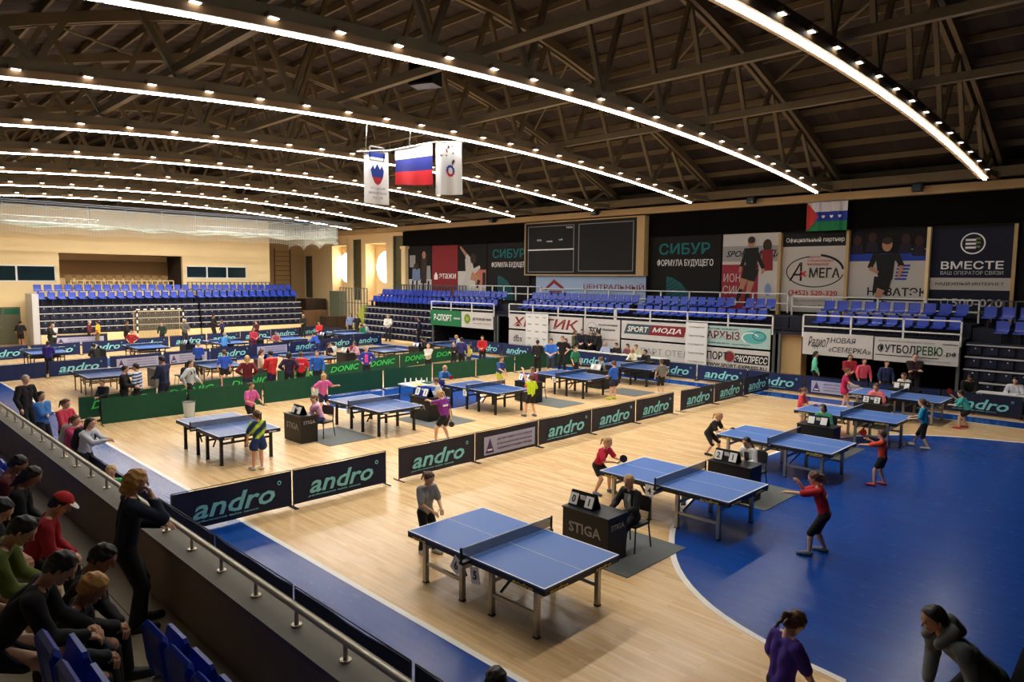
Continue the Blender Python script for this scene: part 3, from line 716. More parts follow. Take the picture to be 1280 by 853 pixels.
# ---------------------------------------------------------------- near stand: parapet, rail, walkway, folded seats
ZW, YI, YO, ZT = 1.0, 2.46, 2.72, 1.73
g = G(); g.box(-24.5, 8, YI, YO, 0, ZT-.05, M_CONC); g.box(-24.5, 8, YI-.05, YO+.06, ZT-.05, ZT, mat('pale_coping', (128, 122, 112), .7, noise=.1)); struct(g, 'wall_parapet')
g = G(); g.box(-24.5, 8, 1.45, YI, 0, ZW, M_TILE)
for k in range(6): g.box(-24.5, 8, .72-.75*k, 1.45-.75*k if k else 1.45, 0, ZW+.4*(k+1), M_TILE)
sb = struct(g, 'floor_stand')
for k in range(40): q = G(); q.box(-24.5+.8*k, -24.49+.8*k, .72, 1.45, ZW+.4, ZW+.403, M_BLK); q.build('tile_joint', sb)
for yv in (2.12,): q = G(); q.box(-24.5, 8, yv, yv+.008, ZW, ZW+.003, M_BLK); q.build('tile_joint', sb)
t = thing('handrail', 'long pale metal handrail on short posts along the parapet', 'railing', (0, 2.58, 0))
g = G(); P = [(-22.3, 0, ZT), (-22.28, 0, 1.8), (-22.1, 0, 1.87), (-21.8, 0, 1.88)]+[(x, 0, 1.88) for x in range(-21, 8)]; g.tube(P, .027, mat('pale_rail', (206, 196, 172), .3, .3), 8); g.build('rail', t)
for i in range(36):
    x = -21.5+.72*i
    if x > 2: break
    g = G(); g.tube([(x, 0, ZT), (x, 0, 1.87)], .018, MATS['pale_rail'], 8); g.disc((x, 0, ZT+.005), (0, 0, 1), .045, .02, MATS['pale_rail'], 10); g.build('post', t)
# folded seat: upright back with the seat pan tipped up against it, on a bracket
g = G(); vs = []; prof = [(-.02, .36), (.03, .34), (.07, .5), (.10, .8), (.075, .83), (.045, .8), (.0, .52)]; n = len(prof)
for x in (-.2, -.17, .17, .2):
    for d, z in prof: vs.append((x, d+(.015 if abs(x) > .18 else 0), z-(.03 if abs(x) > .18 and z > .7 else 0)))
fs = [(i*n+k, (i+1)*n+k, (i+1)*n+(k+1) % n, i*n+(k+1) % n) for i in range(3) for k in range(n)]+[tuple(range(n)), tuple(range(3*n, 4*n))[::-1]]
g.add(vs, fs, M_SEAT); FB = g.mesh('stadium_seat')
g = G(); vs = []; prof = [(-.04, .38), (-.1, .42), (-.13, .62), (-.1, .74), (-.07, .74), (-.03, .56), (-.01, .42)]; n = len(prof)
for x in (-.19, -.16, .16, .19):
    for d, z in prof: vs.append((x, d, z-(.03 if abs(x) > .17 and z > .7 else 0)))
fs = [(i*n+k, (i+1)*n+k, (i+1)*n+(k+1) % n, i*n+(k+1) % n) for i in range(3) for k in range(n)]+[tuple(range(n)), tuple(range(3*n, 4*n))[::-1]]
g.add(vs, fs, M_SEAT); FP = g.mesh('seat_pan')
FK = G().box(-.02, .02, -.05, .1, 0, .42, M_SIL).box(-.02, .02, .1, .28, .38, .41, M_SIL).mesh('bracket')
for (yy_, z_, x0, x1, nm) in ((1.78, ZW, -19.5, -2.4, 'front'), (1.0, ZW+.4, -12.5, -2.6, 'second')):
    n_ = int((x1-x0)/.5)
    for i in range(n_):
        if -11.0 < x0+.5*i < -5.6 and nm == 'front': continue
        if -8.3 < x0+.5*i < -5.2 and nm == 'second': continue
        o = put('stadium_seat', FB, None, (x0+.5*i, yy_, z_), (0, 0, PI)); tag(o, 'folded blue plastic seat in the %s row of the dark spectator stand' % nm, 'seat', 'folded blue seats in the %s row of the near stand' % nm)
        put('seat_pan', FP, o); put('bracket', FK, o)

# ================================================================ BOARDS, BANNERS, FLAGS
class Board:
    """flat printed board: u to the right, v up, facing local -y"""
    def __init__(s, name, label, cat, loc, rz, W, H, m, th=.04, group=None, base='panel'):
        s.t = thing(name, label, cat, loc, rz, group); s.g = G(); s.n = .002; s.W = W; s.H = H
        g = G(); g.box(0, W, 0, th, 0, H, m); g.build(base, s.t)
    def poly(s, pts, m):
        s.n += .0015; a = sum(pts[i][0]*pts[(i+1) % len(pts)][1]-pts[(i+1) % len(pts)][0]*pts[i][1] for i in range(len(pts)))
        if a < 0: pts = pts[::-1]
        s.g.add([(u, -s.n, v) for u, v in pts], [tuple(range(len(pts)))], m); return s
    def rect(s, u0, u1, v0, v1, m): return s.poly([(u0, v0), (u1, v0), (u1, v1), (u0, v1)], m)
    def ell(s, u, v, a, b, m, n=20): return s.poly([(u+a*math.cos(2*PI*k/n), v+b*math.sin(2*PI*k/n)) for k in range(n)], m)
    def ring(s, u, v, a, b, wd, m, a0=0, a1=360, n=32):
        s.n += .0015
        for k in range(n):
            t0 = R(a0+(a1-a0)*k/n); t1 = R(a0+(a1-a0)*(k+1)/n); P = []
            for t, f in ((t0, 1), (t1, 1), (t1, 0), (t0, 0)): P.append((u+(a-wd*(1-f))*math.cos(t), -s.n, v+(b-wd*(1-f))*math.sin(t)))
            s.g.add(P, [(3, 2, 1, 0)], m)
        return s
    def limb(s, a, b, w0, w1, m):
        d = np.array(b, float)-np.array(a, float); d /= np.linalg.norm(d)+1e-9; q = np.array([-d[1], d[0]])
        s.poly([tuple(np.array(a)-q*w0/2), tuple(np.array(b)-q*w1/2), tuple(np.array(b)+q*w1/2), tuple(np.array(a)+q*w0/2)], m)
        s.n -= .0014; return s
    def text(s, body, u, v, m, w=None, h=None, bold=0, shear=0, **kw):
        s.n += .001; text(body, m, s.t, (u, -s.n-.004, v), 'y', w, h, bold, shear, **kw); return s
    def done(s):
        if s.g.v: s.g.build('print', s.t)
        return s.t
m_sk = mat('print_skin', (176, 128, 100), .8); m_tl = mat('teal_print', (16, 108, 112), .8); m_gy = mat('grey_print', (150, 148, 150), .8)
m_blkp = mat('black_print', (18, 18, 20), .8); m_bord = mat('maroon_print', (130, 30, 36), .8); m_lg = mat('pale_print', (196, 192, 190), .8); m_navp = mat('navy_print', (9, 13, 38), .8)
m_wp = mat('poster_white', (190, 184, 178), .8); m_bp = mat('poster_black', (12, 10, 11), .9); m_bl = mat('blue_print', (30, 60, 160), .8); m_hair = mat('print_hair', (50, 36, 28), .8)
YP = 32.22
def poster(label, x0, x1, z0, z1, m, y=YP, name='poster', cat='poster', **kw): return Board(name, label, cat, (x0, y, z0), 0, x1-x0, z1-z0, m, **kw)
g = G(); g.box(-43.5, -30.4, 32.05, 32.25, 6.9, 8.0, M_CURT); tag(g.build('curtain'), 'black fabric band above the red poster, left of the scoreboard', 'curtain')
g = G(); g.box(-21.3, 7.5, 32.05, 32.25, 6.85, 8.0, M_CURT); tag(g.build('curtain'), 'long black fabric band behind the small tricolour flag at the right', 'curtain')
g = G(); g.box(-43.5, -43.0, 31.9, 32.2, 2.9, 6.85, M_CREAM); g.box(-43.6, -42.9, 31.85, 32.25, 6.7, 6.9, M_CREAM); struct(g, 'trim_4')
for x in (-14.07, -11.05, -7.92, -5.02): g = G(); g.box(x-.06, x+.06, 32.0, 32.25, 2.9, 6.75, M_CREAM if x == -7.92 else M_CREAMD); struct(g, 'trim_%d' % int(20+x))
# team photograph poster
b = poster('dark poster with players in blue and white, left of the red poster', -42.95, -40.2, 3.1, 6.9, m_bp)
b.rect(0, 2.75, 0, 1.3, m_lg); b.rect(.1, .8, 2.2, 3.1, m_gy)
for u, m in ((.8, m_lg), (1.0, m_gy)): b.limb((u, 1.2), (u, 2.1), .8, .7, mat('pale_blue_print', (110, 130, 170), .8)); b.ell(u, 2.25, .2, .25, m_hair)
b.limb((1.8, 1.0), (1.85, 2.9), .7, .6, m_hair); b.ell(1.85, 3.1, .22, .28, m_sk); b.limb((2.4, 1.3), (2.4, 2.3), .5, .4, m_gy)
for u in (.4, .9, 1.7, 2.3): b.limb((u, .1), (u+.1, 1.2), .18, .2, m_blkp)
b.done()
b = poster('tall dark red poster with white Cyrillic word and house symbol', -40.15, -37.3, 3.1, 6.85, m_bord)
b.text('этажи', 1.75, 1.55, M_WPR, w=1.85, bold=.008).poly([(.25, 1.3), (.65, 1.3), (.65, 1.6), (.45, 1.85), (.25, 1.6)], M_WPR); b.done()
b = poster('poster of a leaping handball player in white, right of red poster', -37.25, -34.3, 3.1, 6.85, m_bp)
b.rect(0, 2.9, .0, 1.9, m_lg).rect(1.8, 2.9, .9, 2.0, mat('salmon_print', (180, 110, 90), .8)).rect(2.55, 2.85, .9, 1.8, m_navp)
b.limb((.25, 3.6), (.9, 3.0), .16, .25, m_sk).limb((.9, 3.0), (1.2, 2.6), .3, .5, m_wp).limb((1.1, 2.8), (1.3, 1.6), .7, .9, m_wp).ell(1.6, 2.75, .3, .35, m_hair).limb((1.3, 1.7), (2.3, 2.2), .5, .2, m_wp)
b.limb((1.3, 1.7), (.7, 1.1), .7, .4, m_wp).limb((.7, 1.1), (.5, .3), .35, .25, m_wp).limb((1.4, 1.6), (2.2, 1.3), .6, .35, m_sk).limb((2.2, 1.3), (2.0, .7), .3, .2, m_blkp)
b.rect(1.2, 2.9, 0, .75, m_wp)
b.done()
def leafposter(label, x0, x1):
    b = poster(label, x0, x1, 3.1, 6.85, mat('dark_brown_poster', (16, 13, 12), .9)); b.n += .01
    b.text('СИБУР', 2.0, 3.05, m_tl, w=3.0, h=.6, bold=.07); b.text('ФОРМУЛА БУДУЩЕГО', 2.05, 2.3, M_WPR, w=3.3, h=.42, bold=.01)
    P = [(1.0, 1.6), (1.35, 1.55), (1.9, 1.25), (2.3, .8), (2.5, .2), (2.5, -.0), (1.0, .0)]; b.poly(P, mat('dark_teal_leaf', (14, 82, 86), .8))
    for k in range(6): b.limb((1.05, .1+.22*k), (1.5+.14*(5-k), .5+.16*k+.15), .03, .02, m_bp)
    b.limb((1.05, .05), (2.4, .3), .04, .03, m_tl); return b.done()
leafposter('dark poster with teal letters and leaf, left of the scoreboard', -34.2, -30.3)
leafposter('dark poster with teal letters and leaf, right of the scoreboard', -21.25, -17.15)
# scoreboard and the building banner
t = thing('scoreboard', 'huge black scoreboard of two screens in a pale frame', 'scoreboard', (-30.3, 31.75, 4.72))
g = G(); g.box(0, 8.4, 0, .4, 0, 3.25, mat('scoreboard_black', (6, 6, 7), .8)); g.build('cabinet', t)
g = G()
for a in ((0, 8.4, 0, .07), (0, 8.4, 3.18, 3.25), (0, .07, 0, 3.25)): g.box(a[0], a[1], -.04, 0, a[2], a[3], M_CREAMD)
g.box(8.4, 8.9, -.02, .4, 0, 3.25, M_CREAMD); g.build('frame', t)
for (a, c, d, e) in ((.3, 4.0, .2, 3.0), (4.35, 8.2, .25, 3.0)):
    g = G(); w_ = .035
    for q in ((a, c, d, d+w_), (a, c, e-w_, e), (a, a+w_, d, e), (c-w_, c, d, e)): g.box(q[0], q[1], -.03, 0, q[2], q[3], m_gy)
    g.build('screen_frame', t)
g = G(); g.box(.3, 4.0, -.04, 0, 1.53, 1.6, M_WPR); g.build('divider', t)
for s, u, v, w_ in (('Табло', 3.65, 2.85, .5), ('гости', 1.25, 2.15, .35), ('период', 2.1, 2.05, .45), ('счёт', 3.0, 2.15, .3)): text(s, M_WPR, t, (u, -.045, v), 'y', w_, .11, .02)
b = poster('pale blue banner with Cyrillic word and house logo under scoreboard', -29.45, -21.35, 3.15, 4.72, mat('pale_blue_banner', (150, 172, 204), .8), y=31.9)
b.text('ЦЕНТРАЛЬНЫЙ', 5.9, .95, m_bord, w=4.2, h=.42, bold=.02).text('РЫНОК НЕДВИЖИМОСТИ', 5.9, .45, m_gy, w=4.0, h=.22, bold=.01)
b.poly([(.7, .75), (1.5, 1.35), (2.3, .85), (2.2, .7), (1.5, 1.1), (.85, .65)], m_bord).rect(1.1, 2.5, .3, .55, m_blkp).limb((1.1, .6), (2.3, .62), .08, .08, m_bord); b.done()
# footballer poster
b = poster('poster of a footballer in black on a red and white ground', -17.05, -14.15, 3.1, 6.8, m_lg)
b.rect(0, 2.9, 2.35, 3.1, m_gy).text('SPORT МОДА', 1.6, 2.7, m_navp, w=2.8, h=.38, bold=.05, shear=.3).rect(0, 1.9, 0, 2.2, mat('rose_print', (150, 40, 58), .8)).text('ИОНА', .7, 1.55, m_wp, w=1.2, h=.42).text('СИИ', .55, .95, m_wp, w=.95, h=.42).text('футбол', .55, .5, m_wp, w=.9, h=.18)
b.n += .01
b.ell(2.3, 3.1, .22, .3, m_hair).limb((2.3, 2.9), (2.35, 1.9), .55, .5, m_bord)
b.limb((1.55, 2.0), (1.5, 3.0), .55, .75, m_blkp).limb((1.3, 2.9), (1.0, 2.0), .22, .2, m_blkp).limb((1.7, 2.9), (2.15, 2.0), .22, .2, m_blkp).limb((1.55, 2.05), (1.35, 1.35), .8, .7, m_blkp)
b.limb((1.2, 1.5), (1.05, .95), .35, .2, m_sk).limb((1.55, 1.4), (1.4, .75), .35, .2, m_sk).limb((1.05, 1.0), (.85, .4), .22, .16, m_blkp).limb((1.4, .8), (1.3, .15), .22, .16, m_blkp).ell(1.5, 3.25, .19, .25, m_sk).ell(1.5, 3.38, .19, .17, m_hair)
b.limb((1.0, 2.1), (.95, 1.8), .15, .1, m_sk).limb((2.15, 2.0), (2.1, 1.75), .15, .1, m_sk); b.ell(.6, .35, .24, .24, m_wp); b.ell(2.4, 1.0, .15, .3, mat('print_pale_blue2', (120, 140, 180), .8)); b.done()
b = poster('white poster with black oval logo and red telephone number', -14.0, -11.1, 3.1, 6.7, m_wp)
b.rect(0, 2.9, 3.0, 3.6, m_blkp).text('Официальный партнер', 1.45, 3.28, M_WPR, w=2.6, h=.26, bold=.02)
b.ring(1.5, 1.85, 1.3, .72, .05, m_blkp, 100, 350).ring(1.55, 1.9, 1.25, .75, .1, m_blkp, 5, 80).text('А', .65, 1.85, m_blkp, w=.6, h=.85, shear=.35, bold=.01).text('×', 1.0, 1.75, M_RED, w=.28, h=.3, bold=.04).text('МЕГА', 1.95, 1.8, m_blkp, w=1.35, h=.45, bold=.05)
for i, s in enumerate(('ЦЕНТР', 'СТРОИТЕЛЬНЫХ', 'МАТЕРИАЛОВ')): b.text(s, (1.5, 1.75, 1.65)[i], 2.5-.16*i, M_RED, w=(.5, 1.15, .95)[i], h=.1, bold=.02)
b.text('(3452) 520-320', 1.45, .85, M_RED, w=2.2, h=.3, bold=.04).text('ул. Республики, 14', 1.5, .52, m_gy, w=1.7, h=.14).text('www.a-mega72.ru', 1.4, .28, m_blkp, w=1.5, h=.14); b.done()
b = poster('poster of a running player in black before a blue-edged board', -11.0, -8.02, 3.1, 6.7, m_bp)
b.rect(0, 2.98, .72, 2.3, m_wp).rect(0, 2.98, 2.3, 2.62, m_bl).rect(0, 2.98, 0, .62, m_lg).rect(2.0, 2.98, 2.75, 2.8, m_gy).text('НОВАТЭК', 1.95, 1.0, m_navp, w=2.3, h=.36, bold=.07)
for k in range(5): b.rect(1.85+.02*k, 2.3+.03*k, 1.5+.14*k, 1.58+.14*k, m_bl)
for u, v in ((.3, 3.2), (.9, 3.3), (2.2, 3.2), (2.7, 3.1)): b.ell(u, v, .17, .22, mat('crowd_print', (60, 36, 34), .9)).limb((u, v-.2), (u, v-.6), .4, .5, mat('crowd_print2', (36, 30, 48), .9))
b.n += .01
b.limb((1.5, 1.5), (1.45, 2.6), .55, .8, m_blkp).limb((1.1, 2.65), (.85, 2.0), .25, .2, m_blkp).limb((.85, 2.0), (1.2, 1.8), .17, .13, m_sk).limb((1.85, 2.6), (2.1, 2.1), .25, .2, m_blkp).limb((2.1, 2.1), (2.0, 1.6), .17, .12, m_sk)
b.limb((1.4, 1.6), (1.3, .9), .7, .6, m_blkp).limb((1.35, 1.1), (1.2, .7), .32, .2, m_sk).limb((1.2, .7), (1.05, .1), .2, .15, m_blkp).limb((1.5, .6), (1.4, .1), .22, .18, m_blkp).ell(1.5, 2.98, .2, .28, m_sk).ell(1.5, 3.15, .2, .15, m_hair); b.done()
b = poster('dark navy poster with white round striped logo and phone number', -7.82, -5.05, 3.1, 6.65, m_navp)
b.ring(1.4, 2.95, .42, .42, .05, M_WPR)
for k in range(3): b.rect(1.15, 1.5, 2.75+.15*k, 2.83+.15*k, M_WPR).rect(1.5, 1.65, 2.78+.16*k, 2.86+.16*k, mat('olive_print', (110, 130, 60), .8))
b.text('ВМЕСТЕ', 1.4, 2.1, M_WPR, w=2.1, h=.32, bold=.06).text('ВАШ ОПЕРАТОР СВЯЗИ', 1.4, 1.8, m_lg, w=2.1, h=.15).rect(0, 2.77, 1.12, 1.6, m_wp).text('НАДЕЖНЫЙ ИНТЕРНЕТ', 1.35, 1.37, m_blkp, w=2.3, h=.17, bold=.02)
b.text('500-020', 1.65, .62, m_wp, w=1.7, h=.32, bold=.04).ring(.55, .64, .14, .14, .025, m_wp).text('www.vmeste.ru', 1.45, .25, MATS['olive_print'], w=1.8, h=.16); b.done()
# flag at the right
t = thing('flag', 'small white, blue and green flag with red triangle', 'flag', (-12.75, 31.7, 6.75))
g = G(); fw_, fh_ = 1.75, 1.25; N = 16; cols = [mat('flag_green', (20, 120, 70), .8), mat('flag_blue', (24, 56, 150), .8), mat('flag_white', (216, 210, 216), .8)]
def wave(u, a=.05): return a*math.sin(u*9)+a*.6*math.sin(u*21)
for j in range(3):
    for i in range(N):
        u0, u1 = fw_*i/N, fw_*(i+1)/N; z0, z1 = fh_*j/3, fh_*(j+1)/3
        g.add([(u0, wave(u0), z0), (u1, wave(u1), z0), (u1, wave(u1), z1), (u0, wave(u0), z1)], [(0, 1, 2, 3)], cols[j])
g.build('cloth', t)
g = G(); n = 5
for i in range(n):
    u0, u1 = .55*i/n, .55*(i+1)/n; h0, h1 = fh_/2*(1-i/n), fh_/2*(1-(i+1)/n)
    g.add([(u0, wave(u0)-.01, fh_/2-h0), (u1, wave(u1)-.01, fh_/2-h1), (u1, wave(u1)-.01, fh_/2+h1), (u0, wave(u0)-.01, fh_/2+h0)], [(0, 1, 2, 3)], mat('flag_red', (196, 52, 48), .8))
g.build('triangle', t)
g = G()
for u in (.75, 1.1, 1.45): g.box(u-.07, u+.07, -.08, -.07, .6, .66, cols[2]); g.box(u-.04, u+.04, -.08, -.07, .55, .6, cols[2])
g.build('emblem', t); g = G(); g.tube([(-.1, .02, fh_+.02), (1.9, .02, fh_+.02)], .02, M_SIL); g.tube([(.1, .02, fh_+.02), (.1, .3, fh_+.5)], .01, M_SIL); g.tube([(1.7, .02, fh_+.02), (1.7, .3, fh_+.5)], .01, M_SIL); g.build('hanging_bar', t)
# three hanging banners over the court (hang from a bar under the third truss)
XF = -17.82
t = thing('hanging_bar', 'thin bar under the truss that carries the three hanging banners', 'bar', (XF, 0, 0))
g = G(); g.tube([(0, 11.5, 8.18), (0, 12.65, 8.36), (0, 14.35, 8.86), (0, 15.7, 9.08)], .03, M_SIL); g.build('bar', t)
g = G()
for y in (11.8, 13.4, 15.3): g.tube([(0, y, 8.2+.23*(y-11.5)), (.1, y, 9.3)], .012, M_SIL)
g.build('cable', t)
def hang(label, y0, y1, zt0, zt1, zb0, zb1, bands, deco=None, amp=.05):
    """banner hanging in the plane of the truss; bands = [(fraction from the bottom, material)]"""
    t = thing('hanging_banner', label, 'banner', (XF, y0, 0)); N = 14; g = G(); W = y1-y0; f0 = 0
    for f1, m in bands:
        for i in range(N):
            P = []
            for (uu, ff) in ((i/N, f0), ((i+1)/N, f0), ((i+1)/N, f1), (i/N, f1)):
                zb = zb0+(zb1-zb0)*uu; zt = zt0+(zt1-zt0)*uu; P.append((amp*math.sin(uu*8+ff)*(1.2-ff), uu*W, zb+(zt-zb)*ff))
            g.add(P, [(0, 1, 2, 3)], m, True)
        f0 = f1
    g.build('cloth', t)
    if deco: deco(t, W)
    return t
fwh = mat('banner_white', (222, 222, 224), .8)
def deco1(t, W):
    o = (.09, 0, 6.75)
    g = G(); px = .085
    for q in ((.16*W, .66*W+.1, 1.22, 1.26), (.16*W, .66*W+.1, 1.62, 1.66), (.16*W, .2*W, 1.22, 1.66), (.72*W, .76*W, 1.22, 1.66)): g.box(px, px+.01, q[0], q[1], 6.75+q[2], 6.75+q[3], m_gy)
    g.box(px, px+.01, .14*W, .8*W, 8.08, 8.22, m_bl)
    def pl(P, m): g.add([(px+.012, u*W, 6.75+v) for u, v in P], [tuple(range(len(P)))], m)
    pl([(.2, .95), (.3, 1.1), (.36, .98), (.47, 1.14), (.58, .98), (.66, 1.1), (.74, .95), (.7, .75), (.26, .75)], m_bl); pl([(.26, .75), (.7, .75), (.6, .58), (.48, .52), (.36, .58)], M_RED)
    g.build('print', t)
    for i, s in enumerate(('АССОЦИАЦИЯ', 'МИНИ-ФУТБОЛА', 'РОССИИ')): text(s, m_gy, t, (px+.03, .47*W, 6.75+.42-.14*i), 'x', (.6, .72, .4)[i]*W, .08, .02)
def deco3(t, W):
    g = G(); px = .085
    for k in range(14):
        a = random.uniform(0, 2*PI); r = random.uniform(.05, .28); y = W*.45+r*math.cos(a)*1.1; z = 8.55+r*math.sin(a)*1.0
        g.add([(px, y, z), (px, y+.12*math.cos(a), z+.12*math.sin(a)), (px, y+.09*math.cos(a+.9), z+.09*math.sin(a+.9))], [(0, 1, 2), (2, 1, 0)], mat('faded_red', (190, 140, 110), .8))
    for k in range(12):
        a = 2*PI*k/12; m = m_bl if math.sin(a) > -.2 else M_RED; y = W*.5+.14*math.cos(a); z = 8.02+.15*math.sin(a); g.box(px, px+.01, y-.04, y+.04, z-.04, z+.04, m)
    g.build('print', t)
hang('narrow white hanging banner with small blue and red emblem, left of flag', 11.73, 12.6, 8.21, 8.35, 6.72, 6.72, [(1, fwh)], deco1, .03)
hang('large white, blue and red tricolour flag hanging over the court', 12.85, 14.3, 8.42, 8.84, 7.36, 7.5, [(.36, mat('tricolour_red', (190, 26, 40), .8)), (.7, mat('tricolour_blue', (20, 32, 120), .8)), (1, fwh)], None, .05)
hang('tall white hanging banner with crest, right of the tricolour flag', 14.45, 15.55, 8.87, 9.05, 7.2, 7.3, [(1, fwh)], deco3, .06)
# long banners on the stand fronts
YF = 28.98
def banner(label, x0, x1, z0, z1, m, **kw): return Board('banner', label, 'banner', (x0, YF-.05, z0), 0, x1-x0, z1-z0, m, **kw)
m_bg = mat('banner_white_vinyl', (206, 202, 200), .7)
b = banner('green and white banner with Cyrillic sport shop name and globe', -36.2, -30.2, 1.42, 2.42, m_bg); b.rect(0, 3.1, 0, 1, mat('banner_green', (16, 112, 66), .7)).text('Р-СПОРТ', 1.25, .52, M_WPR, w=1.8, h=.42, bold=.05).text('спортивные товары', 2.65, .5, M_WPR, w=.6, h=.14)
b.ell(3.65, .55, .3, .33, mat('lime_print', (140, 170, 60), .8)).ring(3.65, .55, .22, .22, .04, m_blkp).text('ДЕЛОВОЙ МИР', 5.0, .58, m_blkp, w=1.7, h=.22, bold=.03).text('деловой журнал', 5.0, .3, m_gy, w=1.6, h=.1); b.done()
b = banner('white banner with large dark red letters ХЕТТИК, upper left of the row', -28.85, -23.3, 1.6, 2.45, m_bg); b.text('ХЕТТИК', 2.8, .42, m_bord, w=5.0, h=.55, bold=.06, shear=.2); b.done()
b = banner('white banner with small black letters below the dark red lettering', -28.85, -23.3, .6, 1.5, m_bg); b.text('dfbx', .75, .45, m_blkp, w=.75, h=.4).text('АС', 1.7, .4, m_blkp, w=.6, h=.35, bold=.05, shear=.2); b.done()
b = banner('white banner with black round TSM logo and Cyrillic lines', -23.2, -20.85, .95, 2.45, m_bg); b.ring(.55, .95, .36, .36, .03, m_gy, 0, 300).text('TSM', .75, .85, m_blkp, w=.85, h=.4, bold=.04, shear=.2).text('ВСЁ ДЛЯ СПОРТИВНОЙ', 1.6, 1.2, m_blkp, w=1.2, h=.12, bold=.02).text('МЕДИЦИНЫ', 1.65, .95, m_blkp, w=.8, h=.12, bold=.02).text('www.tsm-sport.ru', 1.75, .45, M_RED, w=.9, h=.08); b.done()
b = banner('white banner with grey and red slanted sport fashion logo', -20.75, -12.95, 1.55, 2.45, m_bg)
b.poly([(.15, .25), (1.6, .25), (1.8, .75), (.35, .75)], mat('slate_print', (60, 84, 92), .8)).poly([(1.6, .25), (3.6, .25), (3.75, .75), (1.8, .75)], m_bord).text('SPORT', 1.0, .5, M_WPR, w=1.25, h=.28, bold=.05, shear=.25).text('МОДА', 2.65, .5, M_WPR, w=1.6, h=.28, bold=.05, shear=.25)
b.rect(4.75, 7.8, 0, .9, mat('pale_aqua_print', (170, 200, 196), .7)).text('Россия выбирает', 5.6, .78, m_blkp, w=1.5, h=.1, bold=.02).text('АРХЫЗ', 5.6, .5, m_bord, w=1.6, h=.38, bold=.05).text('8-800-505-50-30   www.arhyz.ru', 5.9, .12, m_blkp, w=2.0, h=.09)
tq = mat('aqua_swirl', (90, 176, 176), .7); b.ell(7.1, .5, .55, .3, tq).ring(6.9, .45, .4, .25, .05, M_WPR, 20, 240).ring(7.3, .55, .3, .2, .04, m_tl); b.done()
b = banner('white banner with Cyrillic sport newspaper title below the aqua picture', -20.75, -12.95, .55, 1.46, m_bg)
b.text('ПАРТ ОТЕЛЬ', 2.7, .45, m_gy, w=3.0, h=.3).text('СПОРТ', 5.2, .55, m_blkp, w=1.3, h=.38, bold=.06).rect(6.15, 7.75, .3, .72, m_blkp).text('ЭКСПРЕСС', 6.97, .5, M_WPR, w=1.5, h=.3, bold=.04, shear=.25).ell(5.95, .55, .28, .28, m_bord).ring(5.95, .55, .28, .28, .05, m_gy).text('WWW.SPORT-EXPRESS.RU', 6.2, .14, m_blkp, w=3.0, h=.16, bold=.05); b.done()
b = banner('white banner with handwritten black Cyrillic words', -11.56, -8.85, 1.5, 2.42, m_bg); b.text('НОВАЯ', 1.6, .65, m_blkp, w=.95, h=.22, shear=.1).text('«СЕМЕРКА»', 1.85, .28, m_blkp, w=1.6, h=.22, shear=.1).text('Радио7', .65, .5, m_blkp, w=.85, h=.5, shear=.35); b.done()
b = banner('white banner with bold black and green football title', -8.8, -5.97, 1.48, 2.4, m_bg); b.text('ИНФОРМАЦИОННО-АНАЛИТИЧЕСКОЕ ИЗДАНИЕ', 1.1, .78, m_gy, w=1.9, h=.07, bold=.02).rect(2.3, 2.8, .76, .79, m_blkp).text('ФУТБОЛ', .78, .5, m_blkp, w=1.3, h=.34, bold=.07).text('РЕВЮ', 1.9, .5, mat('green_letters', (16, 84, 40), .8), w=.85, h=.34, bold=.07).text('.рф', 2.58, .42, m_blkp, w=.4, h=.2, bold=.04).rect(.05, 2.2, .22, .25, m_blkp).text('ОСНОВАНО В 1994 ГОДУ', 2.0, .12, m_gy, w=1.2, h=.07, bold=.02); b.done()
# white press walls with faint logos
for (x0, x1, lab) in ((-27.3, -25.6, 'left of the officials'), (-16.95, -15.85, 'right of the officials')):
    b = Board('press_backdrop', 'tall white press backdrop with small grey logos, '+lab, 'display', (x0, 28.74, .05), 0, x1-x0, 2.5, M_WHT)
    for i in range(6):
        for j in range(3): b.text(('Спорт', 'Тюмень')[(i+j) % 2], .3+(x1-x0-.55)*j/2, 2.3-.4*i, m_gy, w=.28, h=.08, bold=.03)
    b.done(); g = G()
    for u in (.05, x1-x0-.05): g.box(u-.03, u+.03, -.2, .15, -.05, 0, M_BLK)
    g.build('foot', b.t)

